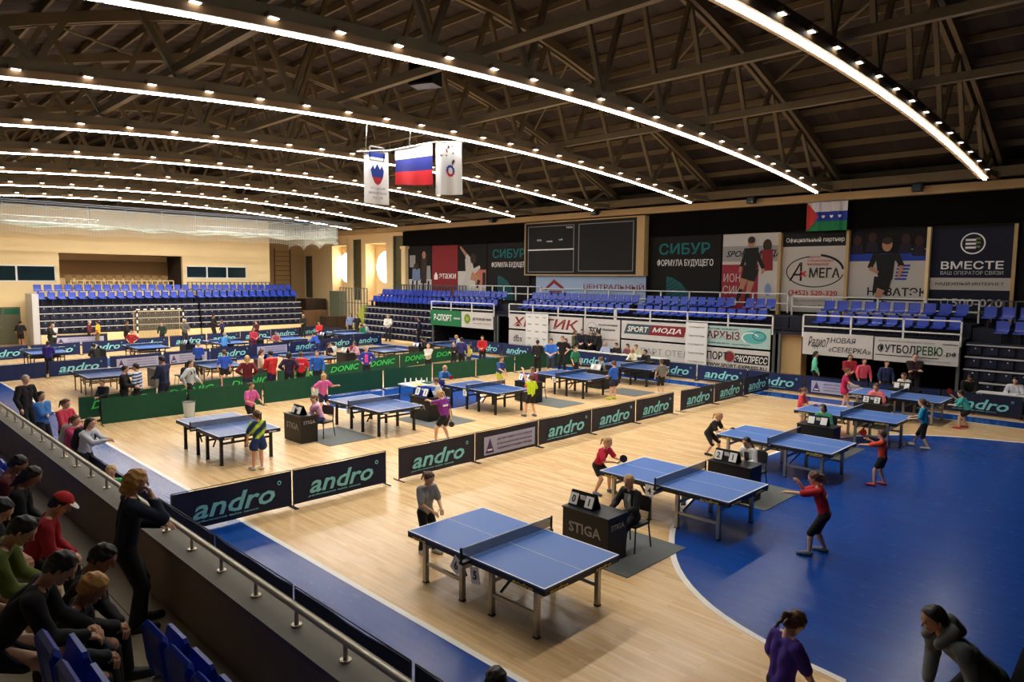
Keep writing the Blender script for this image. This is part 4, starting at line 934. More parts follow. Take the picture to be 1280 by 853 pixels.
# ================================================================ BARRIERS
def barrier(label, loc, rz, L, cloth, kind='andro', H=.73, group=None, frame=None, name='barrier'):
    t = thing(name, label, 'barrier', loc, rz, group); fm = frame or M_BLK
    g = G(); n = 6; vs = []; fs = []
    for i in range(n+1):
        u = .03+(L-.06)*i/n; d = .012*math.sin(i*1.7+loc[0]); sag = -.012*math.sin(PI*i/n)
        vs += [(u, d-.008, .045), (u, d-.008, H+sag), (u, d+.008, H+sag), (u, d+.008, .045)]
    for i in range(n):
        for k in range(4): fs.append((4*i+k, 4*i+(k+1) % 4, 4*i+4+(k+1) % 4, 4*i+4+k))
    fs += [(0, 1, 2, 3), (4*n+3, 4*n+2, 4*n+1, 4*n)]
    g.add([(a, b, c) for a, b, c in vs], [f[::-1] for f in fs], cloth); g.build('cloth', t)
    for u in (.015, L-.015): g = G(); g.tube([(u, 0, .01), (u, 0, H+.02)], .012, fm, 6); g.tube([(u, -.2, .012), (u, .2, .012)], .012, fm, 6); g.build('stand_post', t)
    g = G(); g.tube([(.015, 0, H+.02), (L-.015, 0, H+.02)], .008, fm, 5); g.build('top_wire', t)
    y = -.03
    if kind == 'andro':
        text('andro', M_TEALP, t, (L*.5, y, .38), 'y', L*.68, .36, .04, .28); g = G()
        g.tube([(L*.88+.035*math.cos(a), y, .55+.035*math.sin(a)) for a in np.linspace(0, 2*PI, 9)], .009, M_TEALP, 4, caps=False); g.build('ring_mark', t)
        text('performance table tennis', M_TEALP, t, (L*.42, y, .15), 'y', L*.55, .045, .01, .28)
    elif kind == 'donic':
        text('DONIC', M_GRNP, t, (L*.5, y, .45), 'y', L*.72, .26, .06, .28)
    elif kind == 'sponsor':
        g = G(); g.box(L*.12, L*.93, y, y+.008, .12, .58, mat('lilac_sign', (168, 172, 206), .7) if rz == 0 or True else M_WPR); g.build('sign', t)
        g = G(); g.add([(L*.14, y-.002, .16), (L*.27, y-.002, .16), (L*.205, y-.002, .54)], [(0, 1, 2)], mat('logo_violet', (70, 50, 110), .7)); g.box(L*.17, L*.24, y-.004, y-.003, .22, .26, M_WPR); g.build('logo', t)
        for i, s in enumerate(('ДЕПАРТАМЕНТ ПО СПОРТУ', 'И МОЛОДЁЖНОЙ ПОЛИТИКЕ', 'АДМИНИСТРАЦИИ ГОРОДА')): text(s, mat('logo_violet', (70, 50, 110), .7), t, (L*.6, y-.004, .47-.12*i), 'y', L*.56, .06, .01)
    return t
PY = PI/2
# first andro row across the court (faces the camera)
X1 = -12.35
for i, (y, L, k, lab) in enumerate(((4.15, 2.25, 'andro', 'at the blue side band, first of the long row'), (6.42, 2.2, 'andro', 'beside the grey-shirted girl, second of the row'),
        (8.95, 2.28, 'andro', 'just right of the gap in the row'), (11.25, 2.28, 'sponsor', 'with a white sponsor sign in the middle of the row'), (13.55, 2.28, 'andro', 'to the right of the white sponsor sign'), (15.85, 2.2, 'andro', 'two to the right of the sponsor sign'), (18.1, 2.2, 'andro', 'just left of the second gap in the row'),
        (20.75, 2.3, 'andro', 'just right of the second gap in the row'), (23.1, 2.25, 'andro', 'last but one before the far barrier'), (25.4, 2.2, 'andro', 'last of the row, touching the far barrier'))):
    barrier('charcoal cloth barrier %s' % lab, (X1, y, 0), PY, L, M_NAVY if i < 2 or i > 8 else M_CHAR, k)
# side barriers along the parapet
for x, L, k, lab in ((-12.3, 2.3, 'andro', 'in front of the blond woman, partly behind the rail'), (-9.95, 2.3, 'sponsor', 'with a pale sign, behind the metal rail'), (-7.6, 2.35, 'andro', 'with teal letters, along the rail at lower left'), (-5.2, 2.3, 'andro', 'at the bottom edge of the picture'), (-14.9, 2.3, 'plain', 'behind the boy in green at the rail'), (-17.3, 2.3, 'plain', 'behind the girl in the white shirt at the rail')):
    barrier('dark navy side barrier '+lab, (x, 3.95, 0), 0, L, M_NAVY, k)
# far long barrier in front of the banners
for i, (x, k, lab) in enumerate(((-23.0, 'andro', 'below the officials desk, left part'), (-20.6, 'plain', 'below the officials desk, right part'), (-18.2, 'andro', 'right of the officials desk'), (-15.8, 'andro', 'below the newspaper banner'), (-13.4, 'andro', 'at the corner with the long row'), (-11.0, 'sponsor', 'with a lilac sign beside the girl in magenta'), (-8.6, 'plain', 'behind the rear table at the right'), (-6.2, 'andro', 'behind the child in turquoise at the far right'), (-3.8, 'andro', 'at the right edge of the picture'))):
    barrier('dark navy far barrier '+lab, (x, 27.9, 0), 0, 2.36, M_NAVLIT if x < -7 else M_NAVY, k)
for i, x in enumerate((-33.6, -31.2, -28.8, -26.4)):
    barrier('navy barrier under the green banner, %s' % ('leftmost', 'second from left', 'third, with light letters', 'beside the end of the green row')[i], (x, 28.35, 0), 0, 2.36, M_NAVLIT, 'andro')
# green double row
for i in range(9):
    y = 5.9+2.55*i
    if i == 3: y += .0
    barrier('plain dark green barrier, %s of front green row' % ('leftmost', 'second from left', 'third from left, behind a bin', 'fourth from left', 'fifth from left', 'sixth from left', 'seventh, near the boy in blue', 'eighth from left', 'rightmost')[i], (-23.1-.02*i, y, 0), PY, 2.48, M_GRN, 'plain', .82)
dn = [(-24.3, 5.6), (-24.9, 8.1), (-25.5, 10.55), (-26.1, 13.0), (-26.7, 15.45), (-27.3, 17.9), (-27.9, 20.35), (-28.5, 22.8), (-28.7, 25.3)]
for i in range(8):
    a, b_ = dn[i], dn[i+1]; L = math.dist(a, b_)
    if i == 7: a = (-28.5, 22.8); 
    barrier('green barrier with bright green letters, %s of the rear row' % ('leftmost', 'second', 'third', 'fourth', 'fifth', 'sixth', 'seventh', 'eighth')[i], (a[0], a[1], 0), math.atan2(b_[1]-a[1], b_[0]-a[0]), L-.05, M_GRN, 'donic')
barrier('green barrier with bright green letters before the standing officials', (-24.2, 25.2, 0), PY, 2.5, M_GRN, 'donic')
# third and fourth rows in the far half
r3 = [(-35.0, 4.6), (-35.4, 7.1), (-35.8, 9.6), (-36.2, 12.1), (-36.7, 14.6), (-37.2, 17.1), (-37.7, 19.6), (-38.2, 22.1), (-38.7, 24.6)]
for i, a in enumerate(r3):
    barrier('navy barrier behind the thin-legged tables, %s from left' % ('first', 'second', 'third', 'fourth', 'fifth', 'sixth', 'seventh', 'eighth', 'ninth')[i], (a[0], a[1], 0), PY+.17, 2.45, M_NAVLIT, ('plain', 'andro', 'sponsor', 'sponsor', 'andro', 'sponsor', 'andro', 'andro', 'andro')[i])
r4 = [(-43.6, 3.0), (-43.9, 5.6), (-44.2, 8.1), (-44.6, 10.6), (-45.0, 13.1), (-45.5, 15.6), (-46.0, 18.1), (-46.6, 20.6), (-47.2, 23.1), (-47.8, 25.6)]
for i, a in enumerate(r4):
    barrier('navy barrier in the last row before the end stand, %s' % ('first', 'second', 'third', 'fourth', 'fifth', 'sixth', 'seventh', 'eighth', 'ninth', 'tenth')[i], (a[0], a[1], 0), PY+.18, 2.45, M_NAVLIT, 'andro')
b = barrier('navy barrier with teal letters leaning before the end stand stairs', (-47.0, 27.2, 0), .15, 2.4, M_NAVY, 'andro')
barrier('low navy barrier with pale sign at the foot of the end stand', (-50.2, 10.1, 0), PY, 3.3, M_NAVY, 'sponsor')

# ================================================================ TABLES
def table(kind):
    t = thing('tennis_table', '', 'table'); top, legm = {'A': (M_TOPB, M_SIL), 'B': (M_TOPD, M_BLK), 'C': (M_TOPD, M_GOLD), 'D': (M_TOPB, M_BLK)}[kind]
    for s in (-1, 1):
        x0, x1 = sorted((.004*s, 1.37*s))
        g = G(); g.box(x0, x1, -.7625, .7625, .738, .76, top); o = g.build('table_top', t)
        q = G(); xa = 1.37*s; lz, lt = .76, .762
        q.box(*sorted((xa, xa-.022*s)), -.7625, .7625, lz, lt, M_WPR); q.box(x0, x1, -.7625, -.7425, lz, lt, M_WPR); q.box(x0, x1, .7425, .7625, lz, lt, M_WPR); q.box(x0, x1, -.003, .003, lz, lt, M_WPR); q.build('white_line', o)
        g = G(); a = .072
        g.box(x0, x1, -.76, -.735, .738-a, .738, M_APR); g.box(x0, x1, .735, .76, .738-a, .738, M_APR); g.box(*sorted((xa, xa-.025*s)), -.76, .76, .738-a, .738, M_APR); g.box(*sorted((.02*s, .045*s)), -.74, .74, .738-a, .738, M_APR); g.build('apron', t)
        xo, xi = 1.12*s, .3*s; w_ = .032 if kind in 'AB' else .018
        for x in (xo, xi):
            for y in (-.62, .62):
                q = G(); q.box(x-w_, x+w_, y-w_, y+w_, .01, .67, legm); q.box(x-w_-.006, x+w_+.006, y-w_-.006, y+w_+.006, 0, .02, M_BLK); q.build('leg', t)
        q = G()
        for y in (-.62, .62):
            if kind in 'A': q = G(); q.box(*sorted((xo, xi)), y-.018, y+.018, .27, .32, legm); q.build('stretcher', t)
        q = G(); q.box(xo-.015, xo+.015, -.62, .62, .5, .55, legm); q.build('stretcher', t); q = G(); q.box(xi-.015, xi+.015, -.62, .62, .45, .5, legm); q.build('stretcher', t)
        q = G()
        for y in (-.5, .5): q = G(); q.bar((xi+.05*s, y, .3), (xi+.35*s, y, .68), .03, .03, M_BLK); q.build('brace', t)
    if kind == 'A':
        for u, y_, f in ((1.0, -.77, 'y'),): text('andro', M_YEL, t, (u, y_, .70), 'y', .36, .055, .04, .25, name='apron_lettering'); text('andro', M_YEL, t, (-1.1, y_, .70), 'y', .3, .05, .04, .25, name='apron_lettering')
        text('andro', M_YEL, t, (1.378, -.5, .70), 'x', .34, .05, .04, .25, name='apron_lettering'); text('andro', M_YEL, t, (1.378, .4, .70), 'x', .34, .05, .04, .25, name='apron_lettering')
    if kind == 'B': text('Stiga', M_WPR, t, (1.378, -.55, .70), 'x', .2, .045, .03, .2, name='apron_lettering'); text('Stiga', M_WPR, t, (1.378, .55, .70), 'x', .2, .045, .03, .2, name='apron_lettering')
    n = thing('net', '', '', (0, 0, 0)); del n['label'], n['category']; n.parent = t
    g = G(); g.box(-.002, .002, -.9, .9, .765, .905, M_NET); g.build('net_mesh', n); g = G(); g.box(-.005, .005, -.9, .9, .905, .918, M_WPR); g.build('tape', n)
    for y in (-.91, .91): g = G(); g.box(-.012, .012, y-.012, y+.012, .70, .925, M_BLK); g.box(-.04, .04, min(y, y*.83), max(y, y*.83), .69, .73, M_BLK); g.build('net_post', t)
    return t
PT = {}
def place_table(kind, x, y, label, rz=0):
    if kind not in PT: PT[kind] = table(kind); t = PT[kind]
    else: t = dup(PT[kind])
    t.location = (x, y, 0); t.rotation_euler.z = rz; t['label'] = label; return t
XA = -6.75
for y, lab in ((6.81, 'nearest big blue table with silver legs, beside the girl in grey'), (11.5, 'second blue table of the front row, half on the blue arc'), (16.2, 'third blue table of the front row, before the child in orange'), (20.85, 'fourth blue table of the front row, before the girl in turquoise'), (25.35, 'rearmost blue table of the front row, before the girl in magenta')):
    place_table('A', XA-.02*(y-6.8)/4, y, lab)
for y, lab in ((7.28, 'black-legged blue table beside the girl in the green and blue shirt'), (11.75, 'black-legged blue table before the girl in purple'), (16.35, 'black-legged blue table before the boy in lime yellow'), (20.95, 'black-legged blue table before the child in the blue shirt'), (25.2, 'black-legged blue table nearest the officials desk')):
    place_table('B', -17.4, y, lab)
for y, lab in ((7.7, 'thin-legged table behind the boy seated in black'), (12.1, 'thin-legged table behind the girl with the backpack'), (16.4, 'thin-legged table behind the boy in the red shirt'), (20.9, 'thin-legged table right of the woman in blue and pink'), (25.3, 'thin-legged table behind the man in the black jacket')):
    place_table('C', -29.9 if y < 20 else -30.3, y, lab)
for x, y, lab in ((-40.2, 7.9, 'far blue table at the left, below the end stand'), (-39.8, 12.4, 'far blue table in front of the goal'), (-39.6, 16.6, 'far blue table right of the goal'), (-39.8, 20.4, 'far blue table below the right part of the end stand'), (-41.0, 25.3, 'farthest blue table near the brown cupboard')):
    place_table('D', x, y, lab)
def card(label, x, y, z, s, face='y', tilt=0):
    t = thing('number_card', label, 'sign', (x, y, z)); g = G(); g.box(-.09, .09, -.003, 0, -.11, .11, M_WPR); o = g.build('paper', t); o.rotation_euler.y = tilt
    text(s, M_BLK, t, (0, -.006, 0), 'y', None, .12, .03); return t
card('white paper card with a six by the nearest net post', -6.95, 5.99, .60, '6', tilt=.5); card('torn white paper card with a five under the nearest table', -6.6, 6.02, .56, '5', tilt=-.2); card('white paper card with a four by the second table', -6.95, 10.68, .63, '4')
card('small white card with a one on the lime player\'s table', -17.55, 15.5, .62, '1'); card('small white card on the table before the child in blue', -17.55, 20.1, .62, '2'); card('small white card under the net before the purple girl', -17.5, 10.9, .62, '3')

# ================================================================ UMPIRE DESKS, CHAIRS, MATS
def desk(label, x, y, brand='STIGA', W=.92, D=.5, H=.76, m=None, rz=0):
    t = thing('umpire_desk', label, 'desk', (x, y, 0), rz); m = m or M_BLK
    g = G(); g.box(-W/2, W/2, -D/2, -D/2+.015, .02, H-.02, m); g.build('front_panel', t)
    for s in (-1, 1): g = G(); g.box(s*W/2-.008, s*W/2+.008, -D/2, D/2, .02, H-.02, m); g.build('side_panel', t)
    g = G(); g.box(-W/2-.02, W/2+.02, -D/2-.02, D/2+.02, H-.02, H, mat('desk_top_black', (26, 28, 34), .3)); g.build('desk_top', t)
    if brand: text(brand, mat('silver_print', (150, 150, 150), .6), t, (0, -D/2-.006, .46), 'y', .66, .17, .05, -.05); text(brand, MATS['silver_print'], t, (W/2+.014, 0, .58), 'x', .36, .09, .05, -.05)
    return t
def scorer(label, x, y, z, a, b, m=None, rz=0, s=1.0):
    t = thing('score_flipper', label, 'scoreboard', (x, y, z), rz); m = m or M_BLK
    g = G()
    for sg in (-1, 1): g.add([(-.26*s, sg*.11*s, 0), (.26*s, sg*.11*s, 0), (.26*s, sg*.012, .24*s), (-.26*s, sg*.012, .24*s)], [(0, 1, 2, 3), (3, 2, 1, 0)], m)
    g.add([(-.26*s, -.11*s, 0), (-.26*s, .11*s, 0), (-.26*s, 0, .24*s)], [(0, 1, 2), (2, 1, 0)], m); g.add([(.26*s, -.11*s, 0), (.26*s, .11*s, 0), (.26*s, 0, .24*s)], [(0, 1, 2), (2, 1, 0)], m); g.build('stand', t)
    ang = math.atan2(.1, .24)
    for u, d in ((-.16*s, a), (.16*s, b)):
        g = G(); g.box(u-.08*s, u+.08*s, -.004, 0, .0, .19*s, M_WPR); o = g.build('number_leaf', t); o.location = (0, -.112*s, .03*s); o.rotation_euler.x = -ang
        if d: q = text(d, M_BLK, o, (u, -.007, .095*s), 'y', None, .12*s, .03)
    g = G()
    for k in range(4): g.box((-.04+.027*k)*s, (-.02+.027*k)*s, -.06, -.055, .1*s, .2*s, M_WPR)
    g.build('small_leaf', t); return t
def chair_(label, x, y, rz, m=None):
    global CH0
    if 'CH0' in globals():
        t = dup(CH0)
    else:
        t = thing('chair', '', 'chair'); g = G(); g.box(-.21, .21, -.21, .21, .43, .47, M_BLK); g.build('seat', t)
        g = G(); g.plate([(-.2, .62), (.2, .62), (.21, .8), (.17, .88), (-.17, .88), (-.21, .8)], .2, .03, M_BLK, lambda a, b, c: (a, c, b)); g.build('backrest', t)
        for sx in (-1, 1):
            g = G(); g.tube([(sx*.19, -.18, .43), (sx*.21, -.22, 0)], .013, M_BLK, 6); g.build('leg', t)
            g = G(); g.tube([(sx*.2, .23, .85), (sx*.19, .19, .45), (sx*.21, .26, 0)], .013, M_BLK, 6); g.build('leg', t)
        CH0 = t
    t.location = (x, y, 0); t.rotation_euler.z = rz; t['label'] = label; return t
def mat_(label, x0, x1, y0, y1): g = G(); g.box(x0, x1, y0, y1, .003, .012, M_GREY); return tag(g.build('floor_mat'), label, 'mat')
desk('black umpire desk with silver letters beside the nearest table', -6.8, 8.85); scorer('score flipper showing zero and one on the nearest desk', -6.99, 8.82, .76, '0', '1'); chair_('black chair under the boy in the grey and black jacket', -6.5, 9.5, 0); mat_('grey mat under the nearest black chair', -7.3, -5.85, 8.45, 10.15)
g = G(); g.box(-.1, .1, -.14, .14, 0, .004, M_WPR); o = g.build('paper_sheet', loc=(-7.1, 8.9, .761)); tag(o, 'white paper sheet on the left of the nearest desk', 'paper')
desk('black umpire desk with two number leaves beside the second table', -6.6, 13.3, None); scorer('score flipper showing two and one on the second desk', -6.74, 13.25, .76, '2', '1'); chair_('black chair of the boy in white beside the second table', -6.5, 13.95, 0); mat_('grey mat under the chair on the blue floor', -7.2, -5.75, 12.95, 14.7)
desk('black umpire desk before the girl with long black hair', -6.85, 18.45, None); scorer('dark score flipper before the girl with long black hair', -6.85, 18.42, .76, '', '', M_SEATD); chair_('black chair of the girl with long black hair', -6.9, 19.1, 0)
mat_('grey mat under the girl with long black hair', -7.6, -6.1, 18.1, 19.8)
desk('black umpire desk before the woman in the pink shirt', -6.95, 23.0, None); scorer('score flipper with two white leaves before the pink umpire', -6.95, 22.96, .76, '2', '2'); chair_('black chair of the woman in the pink shirt', -7.0, 23.75, 0)
desk('black umpire desk at the far barrier, by the umpire in white', -7.1, 26.95, None); scorer('pale score flipper at the far barrier desk', -7.2, 26.93, .76, '', ''); 
desk('black umpire desk with silver letters by the girl in pink and white', -17.35, 9.3); scorer('white and black score flipper before the girl in pink and white', -17.35, 9.25, .76, '', ''); chair_('black chair of the girl in pink and white', -17.3, 9.95, .3); mat_('grey mat beside the desk of the girl in pink and white', -18.2, -16.2, 9.5, 11.0)
desk('black draped umpire desk with blue score flipper', -17.3, 13.6); scorer('blue score flipper on the draped desk of the boy in grey', -17.3, 13.55, .76, '1', '1', M_SEAT, s=1.25); chair_('black chair of the boy in the grey hooded top', -17.45, 14.4, 0); mat_('grey mat beside the desk of the boy in grey', -18.0, -16.0, 12.9, 14.6)
desk('black umpire desk behind the boy in lime yellow', -17.3, 18.4, None); scorer('blue score flipper behind the raised arm', -17.35, 18.35, .76, '1', '4', M_SEAT, s=1.25); chair_('black chair of the umpire behind the lime player', -17.4, 19.0, 0); mat_('grey mat to the right of the lime player', -17.6, -15.6, 18.2, 19.6)
desk('black umpire desk left of the child in the blue shirt', -17.5, 22.9, None); scorer('white score flipper before the umpire in grey', -17.6, 22.85, .76, '', '', M_WHT); chair_('black chair of the umpire in grey', -17.6, 23.5, 0); mat_('grey mat near the child in the blue shirt', -16.8, -15.2, 22.2, 23.6)
desk('black umpire desk behind the rearmost table of the second row', -18.2, 26.85, None, W=1.4, D=.4); chair_('empty black chair right of the umpire at the far barrier', -17.2, 27.3, 0)
for i, (x, y, lab) in enumerate(((-29.9, 9.75, 'by the man in the navy tracksuit'), (-30, 14.3, 'behind the man in the red jacket'), (-30.2, 18.7, 'of the girl in pale pink'), (-30.2, 23.2, 'of the dark-haired umpire'), (-39.6, 10.1, 'left of the goal'), (-39.6, 14.5, 'with white flipper below the goal'), (-39.7, 18.5, 'beside the red player'), (-39.9, 23.1, 'by the player in shiny blue'))):
    desk('black umpire desk in the far half '+lab, x, y, None, m=M_GREY if i == 0 else None)
    if i != 0: scorer('score flipper on the far desk '+lab, x, y-.03, .76, '', '', (M_WHT, M_SEAT)[i % 2])
chair_('black chair beside the man in the navy tracksuit', -29.4, 10.5, 0); chair_('black chair of the girl in pale pink', -30.1, 19.35, 0); chair_('black chair of the dark-haired umpire', -30.1, 23.8, 0)
# clear plastic waste bins by the green row
bm2 = bpy.data.materials.new('clear_plastic'); bm2.use_nodes = True; q = bm2.node_tree.nodes['Principled BSDF']; q.inputs['Base Color'].default_value = (.7, .78, .78, 1); q.inputs['Alpha'].default_value = .55; q.inputs['Roughness'].default_value = .2
for (x, y, lab) in ((-22.7, 8.3, 'left of the nearest black-legged table'), (-22.6, 12.75, 'behind the girl in pink and white')):
    t = thing('waste_bin', 'clear plastic waste bin before the green row, '+lab, 'bin', (x, y, 0)); g = G()
    g.tube([(0, 0, .01), (0, 0, .5)], .15, bm2, 14, .19, caps=False); g.build('bin_wall', t); g = G(); g.disc((0, 0, .01), (0, 0, 1), .15, .02, M_GREY, 14); g.build('bin_base', t)
    g = G(); g.tube([(.19*math.cos(a), .19*math.sin(a), .5) for a in np.linspace(0, 2*PI, 15)], .012, M_GREY, 5, caps=False); g.build('rim', t)
# small low table with towels and bottles behind the second black-legged table
t = thing('low_table', 'small low table covered with towels behind the green barrier row', 'table', (-21.3, 16.4, 0)); g = G(); g.box(-.5, .5, -.6, .6, .38, .42, M_WHT); g.build('table_top', t)
for a in (-.45, .45):
    for c_ in (-.55, .55): g = G(); g.box(a-.02, a+.02, c_-.02, c_+.02, 0, .38, M_BLK); g.build('leg', t)
for i in range(6):
    g = G(); x, y = -21.6+.12*i, 16.0+.17*i; g.tube([(0, 0, 0), (0, 0, .16), (0, 0, .18), (0, 0, .22)], .032, M_WHT, 8, .012); o = g.build('water_bottle', loc=(x, y, .42)); tag(o, 'small white water bottle on the low towel table', 'bottle', 'bottles on the low towel table')
for i, (x, y, m, lab) in enumerate(((-21.5, 16.75, M_WHT, 'crumpled white towel on the low table'), (-21.1, 16.2, M_YEL, 'yellow towel on the low table'), (-21.1, 16.7, M_GRN, 'green towel on the low table'))):
    g = G(); n = 7
    vs = [(.4*(a/n-.5), .3*(b/n-.5), .03+.03*math.sin(a*2.1+b*1.3+i)) for a in range(n+1) for b in range(n+1)]+[(.4*(a/n-.5), .3*(b/n-.5), 0) for a in range(n+1) for b in range(n+1)]
    fs = [(a*(n+1)+b, (a+1)*(n+1)+b, (a+1)*(n+1)+b+1, a*(n+1)+b+1) for a in range(n) for b in range(n)]; o_ = (n+1)**2
    per = [a*(n+1) for a in range(n+1)]+[n*(n+1)+b for b in range(1, n+1)]+[a*(n+1)+n for a in range(n-1, -1, -1)]+[b for b in range(n-1, 0, -1)]
    fs += [(per[k], per[k]+o_, per[(k+1) % len(per)]+o_, per[(k+1) % len(per)]) for k in range(len(per))]
    g.add(vs, fs, m, True); tag(g.build('towel', loc=(x, y, .42)), lab, 'towel')
# officials' long desk
t = thing('officials_desk', 'long dark blue draped desk of the officials before the banners', 'desk', (-24.6, 28.13, 0)); g = G(); g.box(0, 6.9, 0, .05, .02, .76, M_NAVY); g.build('front_drape', t); g = G(); g.box(-.03, 6.93, -.02, .36, .76, .8, M_WHT); g.build('desk_top', t)
for u in (0, 6.85): g = G(); g.box(u, u+.05, .05, .33, .02, .76, M_NAVY); g.build('side_drape', t)
text('andro', M_TEALP, t, (2.0, -.02, .4), 'y', 1.2, .26, .045, .28)
for i in range(7):
    g = G(); g.box(-.15, .15, -.1, .1, 0, .01+.008*(i % 3), M_WPR); o = g.build('paper_sheet', loc=(-24.0+.95*i, 28.3, .8), rz=.2*i); tag(o, 'white papers on the long officials desk', 'paper', 'papers on the officials desk')
t = thing('small_table', 'white small table at the far right behind the barrier', 'table', (-4.5, 28.3, 0)); g = G(); g.box(-.7, .9, -.3, .3, .74, .77, M_WHT); g.build('table_top', t)
for a in (-.65, .85):
    for c_ in (-.27, .27): g = G(); g.box(a-.025, a+.025, c_-.025, c_+.025, 0, .74, M_WHT); g.build('leg', t)
# handball goal at the far end
t = thing('handball_goal', 'handball goal with black and white posts before the end stand', 'goal', (-50.0, 15.15, 0)); 
for y in (0, 2.95):
    g = G()
    for k in range(10): g.box(-.04, .04, y-.04, y+.04, .22*k, .22*(k+1), (M_WHT, M_BLK)[k % 2])
    g.build('post', t)
g = G()
for k in range(14): g.box(-.04, .04, -.04+.217*k, -.04+.217*(k+1), 2.2, 2.28, (M_WHT, M_BLK)[k % 2])
g.build('crossbar', t)
g = G()
for y in (0, 2.95): g.tube([(0, y, 2.2), (-.7, y, 2.1), (-.75, y, 0)], .02, M_CREAM); g.tube([(0, y, .03), (-.75, y, .03)], .02, M_CREAM)
g.tube([(-.7, 0, 2.1), (-.7, 2.95, 2.1)], .02, M_CREAM); g.build('rear_frame', t)
g = G(); gm = mat('goal_net_cord', (160, 150, 120), .8)
for k in range(31): y = .0983*k; g.box(-.74, -.73, y-.006, y+.006, .05, 2.1, gm)
for k in range(21): g.box(-.74, -.73, 0, 2.95, .05+.1*k, .062+.1*k, gm)
o = g.build('goal_net', t, kind='stuff')

# hanging safety net over the far end
t = thing('safety_net', 'white safety net gathered under the roof over the far end', 'net', (-45.5, 0, 0)); cw = mat('net_cord', (232, 238, 232), .7)
def nety(x, y0, y1, ztop, zbot, cell, r, name):
    g = G(); n = int((y1-y0)/cell); f = lambda y: zbot+.12*abs(math.sin(y*.9))
    for i in range(n+1): y = y0+i*cell; g.box(x-r, x+r, y-r, y+r, f(y), ztop(y), cw)
    m_ = int(1.3/cell)
    for j in range(m_+1):
        for i in range(0, n, 6):
            ya, yb = y0+i*cell, min(y1, y0+(i+6)*cell); g.bar((x, ya, f(ya)+(ztop(ya)-f(ya))*j/m_), (x, yb, f(yb)+(ztop(yb)-f(yb))*j/m_), 2*r, 2*r, cw)
    return g.build(name, t, kind='stuff')
nety(0, 3.0, 27.6, lambda y: 8.15, 7.15, .13, .011, 'net_front'); nety(-7.5, 3.0, 27.6, lambda y: 8.2, 7.1, .18, .011, 'net_back')
g = G()
for i in range(38): x = -.2*i; g.box(x-.008, x+.008, 27.6, 27.616, 6.6+.5*abs(math.sin(i*.25)), 8.15, cw)
for j in range(10): g.bar((0, 27.6, 7.0+.12*j), (-7.5, 27.6, 7.0+.12*j), .016, .016, cw)
g.build('net_side', t, kind='stuff')
g = G(); n = 80
for k, (dx, rr) in enumerate(((0, .09), (-.12, .07), (.1, .06))):
    P = [(dx+.05*math.sin(i*.9+k), 3+24.6*i/n, 7.1+.13*abs(math.sin(i*.33+k*.4))+.03*k) for i in range(n+1)]; g.tube(P, rr, mat('gathered_net', (206, 214, 200), .9, noise=.3, scale=9), 7)
g.build('gathered_hem', t)
g = G()
for (dx, z) in ((0, 8.42), (.25, 8.5), (-.3, 8.3)): g.tube([(dx, 0, z), (dx, 28.6, z)], .035, mat('white_pipe', (176, 190, 205), .4), 6)
g.build('carrier_pipe', t)
g = G(); P = [(0, 3+24.6*i/160, 8.12+.09*abs(math.sin(i*.35))) for i in range(161)]; g.tube(P, .022, cw, 5); g.build('scalloped_edge', t)
g = G()
for i in range(13): y = 3.4+2*i; g.tube([(0, y, 8.4), (.02, y, 7.25)], .018, cw, 5)
g.build('hanging_cord', t)
g = G()
for i in range(6): y = 4+4.5*i; g.tube([(0, y, 8.42), (-.2, y, low(y))], .015, M_SIL, 5)
g.build('suspension', t)
for (y0, y1, lab) in ((4.0, 13.0, 'left lattice beam'), (19.0, 25.5, 'right lattice beam')):
    t2 = thing('lattice_beam', 'thin white %s seen through the safety net' % lab, 'beam', (-49.5, y0, 7.62)); L = y1-y0
    for z in (0, .34): g = G(); g.tube([(0, 0, z), (0, L, z)], .03, M_WHT, 5); g.build('chord', t2)
    g = G(); n = int(L/.35)
    for i in range(n): g.tube([(0, L*i/n, .34*(i % 2)), (0, L*(i+1)/n, .34*((i+1) % 2))], .015, M_WHT, 4)
    g.build('lacing', t2)
    g = G()
    for y in (.5, L-.5): g.tube([(0, y, .34), (0, y, low(y0+y)-7.62)], .012, M_SIL, 4)
    g.build('suspension', t2)
# recess clutter: wall bars, cupboard, crates
t = thing('wall_bars', 'dark wooden climbing bars in the recess right of the end stand', 'frame', (-58.7, 29.2, 0)); 
for y in (0, 1.5): g = G(); g.box(0, .08, y-.04, y+.04, 0, 7.0, M_WOODD); g.build('upright', t)
for k in range(16): g = G(); g.box(.02, .06, 0, 1.5, .4+.42*k, .45+.42*k, M_WOODD); g.build('rung', t)
def cup(label, x, y, sx, sy, h, m):
    t = thing('cupboard', label, 'cupboard', (x, y, 0)); g = G(); g.box(-sx/2, sx/2, -sy/2, sy/2, .05, h, m); g.build('body', t)
    for s in (-1, 1): g = G(); g.box(sx/2, sx/2+.03, min(0, s*sy/2)+.02, max(0, s*sy/2)-.02, .1, h-.05, m); g.build('door', t)
    g = G(); g.box(-sx/2, sx/2, -sy/2+.05, sy/2-.05, 0, .05, M_BLK); g.build('plinth', t); return t
cup('brown wooden cupboard right of the end stand', -52.0, 29.1, 1.2, 2.3, 1.75, M_WOODD); cup('low dark brown cupboard beside the brown one', -50.6, 30.2, 1.0, 1.8, 1.3, mat('dark_wood', (50, 34, 24), .6)); cup('dark brown crate behind the cupboards in the recess', -55.5, 31.0, 1.6, 2.0, 2.6, MATS['dark_wood']); cup('tall olive metal locker against the recess wall', -57.6, 27.4, .6, 1.6, 3.3, MATS['olive_glass'])
